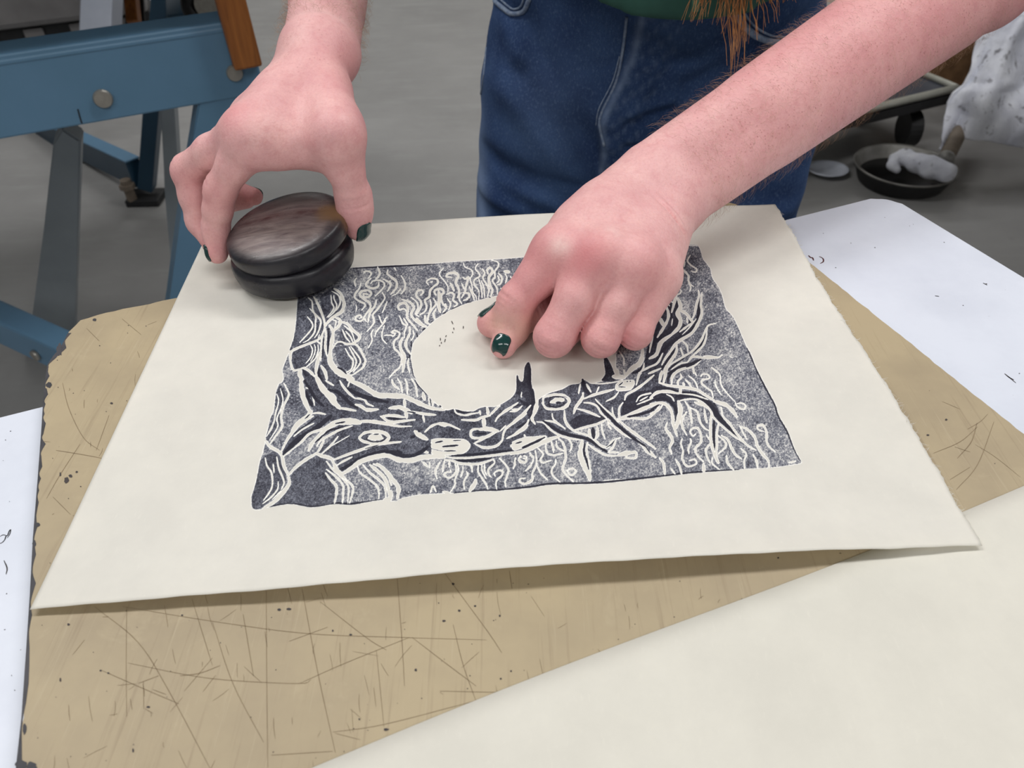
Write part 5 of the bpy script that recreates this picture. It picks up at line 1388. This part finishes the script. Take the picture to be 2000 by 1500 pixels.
# torso, upper arms, neck and head (under the clothes, mostly out of frame)
SH = {'R': np.array([.335, .80, 1.385]), 'L': np.array([-.03, .80, 1.385])}
PEL = np.array([.165, .91, .93]); CHE = np.array([.155, .82, 1.27]); NECK = np.array([.153, .79, 1.43]); HEADC = np.array([.150, .735, 1.575])
def torso(p):
    p = p.astype(np.float32)
    d = s_flat(p, PEL+[0, 0, .03], PEL+[0, -.015, .12], .135, .130, (0, 1, 0), .66)
    d = smin(d, s_flat(p, PEL+[0, -.02, .14], CHE, .130, .165, (0, 1, 0), .66), .06)
    d = smin(d, s_cone(p, SH['L']*.8+CHE*.2, SH['R']*.8+CHE*.2, .062, .062), .08)
    d = smin(d, s_cone(p, CHE+[0, 0, .12], NECK+[0, -.02, .05], .062, .055), .05)
    d = smin(d, s_flat(p, HEADC+[0, .01, .03], HEADC+[0, -.03, -.05], .085, .062, (1, 0, 0), .84), .03)
    d = smin(d, s_cone(p, HEADC+[0, -.088, -.01], HEADC+[0, -.108, -.035], .009, .013), .012)
    for sg in (-1, 1):
        d = smin(d, s_flat(p, HEADC+[sg*.076, .005, -.01], HEADC+[sg*.08, .01, -.035], .026, .018, (1, 0, 0), .4), .008)
        d = smax(d, -s_cone(p, HEADC+[sg*.031, -.105, .005], HEADC+[sg*.031, -.11, .005], .013, .013), .012)
        d = smin(d, s_cone(p, HEADC+[sg*.031, -.077, .004], HEADC+[sg*.031, -.078, .004], .0125, .0125), .003)
    d = smin(d, s_cone(p, HEADC+[-.018, -.088, -.066], HEADC+[.018, -.088, -.066], .008, .008), .008)
    for k in ('L', 'R'): d = smin(d, s_cone(p, SH[k], J[k]['el'], .050, .040), .04)
    return d
def body_fn(p):
    p = p.astype(np.float32); d = np.full(len(p), 1.0, np.float32)
    mR = (p[:, 0] > -.045) & (p[:, 0] < .42) & (p[:, 1] < .66) & (p[:, 2] < 1.16)
    mL = (p[:, 0] <= -.045) & (p[:, 0] > -.26) & (p[:, 1] < .74) & (p[:, 2] < 1.22)
    mT = (p[:, 1] > .46) & (p[:, 2] > .86)
    if mR.any(): d[mR] = HAND['R'](p[mR])
    if mL.any(): d[mL] = HAND['L'](p[mL])
    if mT.any():
        t = torso(p[mT]); d[mT] = smin(d[mT], t, .02)
    return d

person = empty('person', (.165, .90, 0.0))
tag(person, 'person in blue jeans and green shirt leaning over the worktop, both hands on the print', 'person')
FINE = .0009
xs = steps([(-.42, -.215, .006), (-.215, .128, FINE), (.128, .36, .0026), (.36, .60, .006)])
ys = steps([(.275, .425, FINE), (.425, .47, .0016), (.47, .66, .0034), (.66, 1.08, .008)])
zs = steps([(.936, 1.105, FINE), (1.105, 1.14, .0022), (1.14, 1.24, .006), (1.24, 1.74, .0065)])
V, Q = surface(body_fn, xs, ys, zs)
# keep the rest of the torso below the hands' level as well
body = mesh_np('body', V, Q, M_SKIN, person)
def blob(V, c, r): return np.exp(-((V-np.asarray(c, np.float32))**2).sum(1)/r**2)
red = np.zeros(len(V), np.float32); pale = np.zeros(len(V), np.float32)
R_, L_ = J['R'], J['L']
for h, k in ((R_, 1.0), (L_, .8)):
    for i in range(4):
        red += k*.55*blob(V, h['PIP'][i], .013) + k*.4*blob(V, h['TIP'][i], .012)
    red += .5*k*blob(V, h['TH'][3], .014)
nR = hand_frame(R_)[2]; nL = hand_frame(L_)[2]
SPOT = lambda x, y: trace(HAND['R'], CAM+nrm(ray(x, y))*.2, ray(x, y), .6)
red += .75*blob(V, SPOT(1150, 500), .013) + .4*blob(V, SPOT(1275, 545), .014) + .45*blob(V, SPOT(1060, 520), .016) + .3*blob(V, SPOT(1040, 470), .012)
red += .55*blob(V, L_['MCP'][0]+nL*.012, .010) + .35*blob(V, L_['TH'][0], .03)
pale += .75*np.clip(blob(V, R_['DIP'][0]*.75+R_['PIP'][0]*.25, .0105), 0, 1)
wx = np.clip((V[:, 0]-.06)/.08, 0, 1)*(V[:, 2] < 1.12)
red += .35*wx*np.clip((V[:, 2]-.99)/.05, 0, 1)
fre = np.clip(.12+wx*.9+.5*np.clip((V[:, 1]-.38)/.05, 0, 1), 0, 1).astype(np.float32)
ca = body.data.color_attributes.new('blotch', 'FLOAT_COLOR', 'POINT')
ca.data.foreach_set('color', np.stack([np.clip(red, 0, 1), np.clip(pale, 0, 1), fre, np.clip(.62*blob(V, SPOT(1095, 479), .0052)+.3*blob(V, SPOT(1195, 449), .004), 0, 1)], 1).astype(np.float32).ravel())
# ---- fingernails (each a curved shell lying on its fingertip)
def nail(fn, tip, dip, up, wid, length, back=.35, chip=0.0, lab=None, arc=.0060):
    f = nrm(np.asarray(tip)-np.asarray(dip)); up = nrm(np.asarray(up)-f*np.dot(up, f)); s = np.cross(f, up)
    nu, nv = 13, 15; top = np.zeros((nu, nv, 3)); ok = True
    for a in range(nu):
        u = a/(nu-1)*2-1
        for b in range(nv):
            v = b/(nv-1)*2-1
            sq = math.sqrt(max(0, 1-(abs(v)**5)*.62)) if v > 0 else math.sqrt(max(0, 1-(abs(v)**4)*.72))
            x = u*wid*.5*sq; y = v*length*.5
            base = np.asarray(tip)+f*(y-length*back)+up*.022+s*x
            hit = trace(fn, base, -up, .04)
            if hit is None: hit = base-up*.016; 
            top[a, b] = hit
    n = grad(fn, top.reshape(-1, 3)).reshape(nu, nv, 3)
    # smooth the shell
    for _ in range(4):
        t2 = top.copy(); t2[1:-1, 1:-1] = (top[:-2, 1:-1]+top[2:, 1:-1]+top[1:-1, :-2]+top[1:-1, 2:])/4; top = t2
    T = top+n*.00042+up*.00015; Bt = top-n*.0007
    V = np.concatenate([T.reshape(-1, 3), Bt.reshape(-1, 3)]); N = nu*nv; Q = []
    id_ = lambda a, b: a*nv+b
    for a in range(nu-1):
        for b in range(nv-1):
            q = [id_(a, b), id_(a+1, b), id_(a+1, b+1), id_(a, b+1)]; Q.append(q); Q.append([k+N for k in q[::-1]])
    ring = [id_(a, 0) for a in range(nu)]+[id_(nu-1, b) for b in range(1, nv)]+[id_(a, nv-1) for a in range(nu-2, -1, -1)]+[id_(0, b) for b in range(nv-2, 0, -1)]
    for k in range(len(ring)): a, b = ring[k], ring[(k+1) % len(ring)]; Q.append([b, a, a+N, b+N])
    o = mesh_np('fingernail', V, Q, M_NAIL, body)
    at = o.data.attributes.new('chip', 'FLOAT', 'POINT')
    uv = [(a/(nu-1)*2-1, b/(nv-1)*2-1) for a in range(nu) for b in range(nv)]
    val = np.array([max(0, v-.55)*chip*2+max(0, abs(u)-.9)*chip for u, v in uv]*2, np.float32); at.data.foreach_set('value', val)
    if lab: o['label'] = lab
    return o
upR = nrm(-ray(980, 670)*.55+np.array([0, 0, 1]))
nail(HAND['R'], R_['TIP'][0], R_['DIP'][0], upR, .0082, .0080, -.28, .30, 'dark green nail of the pressing index finger, chipped at its tip')
nail(HAND['R'], R_['TH'][3], R_['TH'][2], nrm(np.array([-.05, .55, .8])), .0092, .0105, .0, .1, 'dark green thumbnail lying beside the index finger')
fL = nrm(L_['TIP'][0]-L_['DIP'][0]); 
nail(HAND['L'], L_['TIP'][0], L_['DIP'][0], nrm(np.array([-.90, -.45, -.05])), .0080, .0092, .0, .15, 'dark green nail of the index finger gripping the puck')
nail(HAND['L'], L_['TH'][3], L_['TH'][2], nrm(np.array([.68, -.72, .10])), .0092, .0122, .0, .1, 'dark green thumbnail on the side of the puck')
for i in (1, 2, 3): nail(HAND['R'], R_['TIP'][i], R_['DIP'][i], nrm(np.array([0, .3, -1.0])), .008, .008, .1)
for i in (1, 2, 3): nail(HAND['L'], L_['TIP'][i], L_['DIP'][i], nrm(np.array([-.6, .5, .1])), .008, .008, .1)
# ---- fine hair on the forearms
def arm_hair(side, count, u0, u1, length, name='arm_hair'):
    fn = HAND[side]; h = J[side]; wr, el = np.asarray(h['wr']), np.asarray(h['el']); ax = nrm(wr-el)
    s = nrm(np.cross(ax, (0, 0, 1))); u = np.cross(s, ax); pts = []
    t = rng.uniform(u0, u1, count); a = rng.uniform(0, 2*math.pi, count)
    o = el+(wr-el)*t[:, None]+(np.cos(a)[:, None]*s+np.sin(a)[:, None]*u)*.075
    d = -(np.cos(a)[:, None]*s+np.sin(a)[:, None]*u); p = o.copy()
    for _ in range(60):
        v = fn(p.astype(np.float32)); p = p+d*np.clip(v, -1, 1)[:, None]*.85
    n = grad(fn, p); ok = (np.abs(fn(p.astype(np.float32))) < .001); p, n = p[ok], n[ok]; m = len(p)
    lean = rng.normal(0, .45, (m, 3)); L = length*rng.uniform(.5, 1.15, m)[:, None]
    side_ = np.cross(n, ax); dirn = ax*.75+side_*rng.normal(0, .5, (m, 1))+lean*.4; dirn -= n*np.sum(dirn*n, 1, keepdims=True); dirn /= np.linalg.norm(dirn, axis=1, keepdims=True)
    c0 = p-n*.0006; c1 = p+n*L*.30+dirn*L*.28; c2 = p+n*L*.46+dirn*L*.66; c3 = p+n*L*.50+dirn*L*1.0+lean*L*.10
    C = [c0, c1, c2, c3]; rr = [.000036, .000034, .000026, .00001]; V = []; 
    sx = np.cross(dirn, n); 
    for c, r in zip(C, rr):
        for k in range(3):
            an = 2*math.pi*k/3; V.append(c+r*(math.cos(an)*sx+math.sin(an)*n))
    V = np.stack(V, 1).reshape(-1, 3); Q = []
    for r in range(3):
        for k in range(3): Q.append([r*3+k, r*3+(k+1) % 3, r*3+3+(k+1) % 3, r*3+3+k])
    Q = (np.array(Q)[None]+(np.arange(m)*12)[:, None, None]).reshape(-1, 4)
    o = mesh_np(name, V, Q, M_AHAIR, body); tag(o, kind='stuff'); return o
arm_hair('R', 5200, .02, .95, .0090)
arm_hair('L', 1800, .55, 1.0, .0085)
# ------------------------------------------------------------------ jeans
HX = .165
def jeans_fn(p):
    p = p.astype(np.float32)
    pl = np.array([.168, .905, .90])
    d = s_flat(p, pl+[0, 0, -.03], pl+[0, 0, .13], .166, .190, (0, 1, 0), .66)
    for sg, kx, fx in ((-1, .028, .035), (1, .255, .225)):
        top = np.array([HX+(-.082 if sg < 0 else .099), .90, .86]); kn = np.array([kx+.01, .875, .52]); ft = np.array([fx, .92, .075])
        d = smin(d, s_cone(p, top, kn, .1095, .099), .030)
        d = smin(d, s_cone(p, kn, ft, .090, .083), .05)
    x, y, z = p[:, 0], p[:, 1], p[:, 2]
    front = np.clip((.90-y)/.05, 0, 1)
    # fly flap: a raised strip with its edge on the seam line
    sx = np.interp(z, [.80, .835, .859, .873, .906, .935, .967], [.103, .103, .098, .101, .117, .126, .130]).astype(np.float32)
    u = (x-sx)
    flap = 1/(1+np.exp(-u/.0012))*np.clip((.045-u)/.012, 0, 1)*np.clip((z-.775)/.02, 0, 1)
    d -= .0045*flap*front*(1+.25*np.sin(z*260+x*90))
    d += .0022*np.exp(-((u+.002)/.003)**2)*front*np.clip((z-.775)/.02, 0, 1)
    # wrinkles
    for (ax_, az, bx, bz, am, wd) in (
        (.115, .80, .02, .90, .006, .016), (.10, .785, -.02, .80, .007, .014), (.09, .745, -.03, .735, .006, .013), (.13, .77, .25, .86, .006, .014),
        (.15, .80, .28, .80, .005, .014), (.09, .845, .02, .955, .004, .014), (.13, .835, .165, .828, .004, .006), (.128, .86, .175, .872, .004, .007), (.13, .81, .16, .80, .004, .006), (.19, .90, .30, .95, .004, .012),
        (.04, .76, -.03, .78, .005, .012), (.24, .74, .33, .72, .006, .014), (.05, .70, -.02, .71, .006, .014)):
        l = math.hypot(bx-ax_, bz-az); ux, uz = (bx-ax_)/l, (bz-az)/l
        tt = np.clip((x-ax_)*ux+(z-az)*uz, 0, l); q = (x-ax_-tt*ux)**2+(z-az-tt*uz)**2
        am *= 1.7; d += front*(am*np.exp(-q/wd**2)-.6*am*np.exp(-(((x-ax_)*-uz+(z-az)*ux-wd*1.6)/wd)**2-(np.maximum(0, np.abs((x-ax_)*ux+(z-az)*uz-l/2)-l/2)/wd)**2))
    d += .0018*np.sin(x*61+z*37)*np.sin(z*53-x*29+y*40)
    d = np.maximum(d, z-1.04); d = np.maximum(d, .055-z)
    return d
V, Q = surface(jeans_fn, steps([(-.12, .43, .0036)]), steps([(.70, .88, .0036), (.88, 1.12, .008)]), steps([(.04, .66, .012), (.66, 1.056, .0036)]), lip=2.0)
jeans = mesh_np('jeans', V, Q, M_DENIM, person)
f = np.exp(-((V[:, 0]+.036+.02*(V[:, 2]-.8))/.010)**2)*(V[:, 1] < .93)*(V[:, 0] < .05)*.7
f = f+.5*np.exp(-((V[:, 0]-.372)/.012)**2)
u_ = V[:, 0]-np.interp(V[:, 2], [.80, .835, .859, .873, .906, .935, .967], [.103, .103, .098, .101, .117, .126, .130]); fr_ = (V[:, 1] < .85)*(V[:, 2] > .775)
f = f+fr_*(.55*np.exp(-((u_-.003)/.0035)**2)+.26*((u_ > 0)*(u_ < .045))*np.clip(np.sin(V[:, 2]*310+V[:, 0]*150)*np.sin(V[:, 0]*420-V[:, 2]*60), 0, 1))
f = f+(V[:, 1] < .88)*(.11*np.exp(-(((V[:, 0]-.045)/.05)**2+((V[:, 2]-.87)/.07)**2))+.07*np.exp(-(((V[:, 0]-.26)/.05)**2+((V[:, 2]-.84)/.08)**2)))
at = jeans.data.attributes.new('fade', 'FLOAT', 'POINT'); at.data.foreach_set('value', np.clip(f, 0, 1).astype(np.float32))
def on(fn, px, py, off=0.0, t0=.55):
    d = nrm(ray(px, py)); h = trace(fn, CAM+d*t0, d, 1.2)
    return None if h is None else h-d*off
def seam(name, pts, r, mat=None, per=10, parent=None):
    c = [on(jeans_fn, *q, off=r*.35) for q in spline(pts, per)]; c = [q for q in c if q is not None]
    bm = bmesh.new(); tube(bm, c, r, 6); return bm_obj(name, bm, mat or M_THREAD, parent or jeans, True)
seam('fly_stitching', [(1224, 34), (1216, 100), (1203, 160), (1176, 218), (1171, 245), (1180, 285)], .0015)
seam('fly_stitching', [(1210, 110), (1196, 160), (1170, 212), (1164, 245)], .0008)
seam('pocket_hem', [(966, 2), (985, 18), (1000, 27), (1022, 22), (1034, -2)], .0026)
seam('pocket_hem', [(972, -6), (990, 10), (1003, 18), (1017, 12), (1024, -6)], .0011)
seam('pocket_hem', [(1436, 20), (1450, 45), (1470, 66), (1500, 80), (1530, 84)], .0034)
seam('pocket_hem', [(1446, 10), (1462, 38), (1480, 56), (1508, 70), (1534, 73)], .0012)
seam('side_seam', [(950, 92), (944, 150), (934, 220), (926, 300), (925, 340)], .0012)
# shoes
for fx, fy in ((.050, .90), (.225, .90)):
    def sh(p, fx=fx, fy=fy):
        d = s_flat(p.astype(np.float32), (fx, fy+.03, .045), (fx, fy-.17, .036), .043, .044, (0, 0, 1), .95); return np.maximum(d, .002-p[:, 2])
    V, Q = surface(sh, steps([(fx-.07, fx+.07, .008)]), steps([(fy-.25, fy+.10, .008)]), steps([(-.01, .11, .008)])); mesh_np('shoe', V, Q, M_SHOE, person)
# ------------------------------------------------------------------ shirt
def shirt_fn(p):
    p = p.astype(np.float32)
    d = torso(p)-.010
    hang = s_flat(p, (.172, .84, .93), (.160, .81, 1.18), .150, .160, (0, 1, 0), .74)
    d = smin(d, hang, .05)
    d += .003*np.sin(p[:, 0]*70+p[:, 2]*22)*np.clip((1.2-p[:, 2])/.2, 0, 1)
    zc = .983+2.2*(p[:, 0]-.165)**2
    d = np.maximum(d, zc-p[:, 2])
    d = np.maximum(d, p[:, 2]-(1.435-.0)-(p[:, 1]-.79)*.35)
    for k in ('L', 'R'):                     # sleeves end above the elbow
        a, e = SH[k], np.asarray(J[k]['el']); t = nrm(e-a); cut = a+(e-a)*.62
        far = (p-cut) @ t; near = np.linalg.norm(p-(a+np.clip((p-a) @ t, 0, 9)[:, None]*t), axis=1) < .12
        d = np.where(near, np.maximum(d, far), d)
    return d
V, Q = surface(shirt_fn, steps([(-.20, .50, .007)]), steps([(.55, 1.08, .007)]), steps([(.955, 1.48, .007)]), lip=2.2)
shirt = mesh_np('shirt', V, Q, M_SHIRT, person)
def patch_on(fn, pts, name, mat, parent, off=.0012):
    pts = [on(fn, *q, off=off) for q in pts]
    if any(q is None for q in pts): return
    bm = bmesh.new(); bm.faces.new([bm.verts.new(q) for q in pts]); bm_obj(name, bm, mat, parent)
bm = bmesh.new(); tube(bm, [q for q in (on(shirt_fn, x, y, -.0005) for x, y in [(1358, 20), (1359, 8), (1360, -6), (1361, -24)]) if q is not None], .0038, 8)
bm_obj('printed_stripe', bm, M_SHIRTP, shirt, True)
# ------------------------------------------------------------------ long ginger hair
bm = bmesh.new()
tips = [(1342, 46), (1352, 38), (1372, 34), (1400, 38), (1425, 132), (1432, 112), (1428, 150), (1436, 96), (1446, 100), (1462, 84), (1478, 74), (1490, 62), (1505, 48), (1452, 120), (1410, 60), (1385, 30), (1520, 20), (1395, 46), (1440, 82), (1366, 44)]
for k in range(230):
    tx, ty = tips[k % len(tips)] if k < 70 else (rng.uniform(1350, 1560), rng.uniform(-70, 10))
    tx += rng.normal(0, 5); ty += rng.normal(0, 5)
    dep = .60+rng.normal(0, .012); tip = D(tx, ty, dep)
    mid = D(tx+30+rng.normal(0, 14)-(tx-1450)*.35, -150+rng.normal(0, 20), .60); mid2 = np.array([.225+rng.normal(0, .02), .60, 1.42])
    top = HEADC+np.array([.055+rng.normal(0, .012), -.03+rng.normal(0, .03), .075+rng.normal(0, .02)]); side_ = HEADC+np.array([.095, -.03+rng.normal(0, .03), -.03])
    tube(bm, spline([top, side_, mid2, mid, tip], 5), np.concatenate([np.linspace(.0009, .0007, 13), np.linspace(.0007, .00012, 8)]), 3, False)
for k in range(260):                          # the other side and the back of the head
    a = rng.uniform(-.3, math.pi*1.05); r = np.array([-math.cos(a)*.08, math.sin(a)*.10+.01, 0])
    top = HEADC+np.array([0, .02, .105])+rng.normal(0, .012, 3); q = HEADC+r*1.12+np.array([0, 0, .03]); e = HEADC+r*1.25+np.array([rng.normal(0, .01), .03, -.28+rng.normal(0, .04)])
    tube(bm, spline([top, q, (q+e)/2+r*.15, e], 4), .0016, 3, False)
hair = bm_obj('hair', bm, M_HAIR, person, True); tag(hair, kind='stuff')
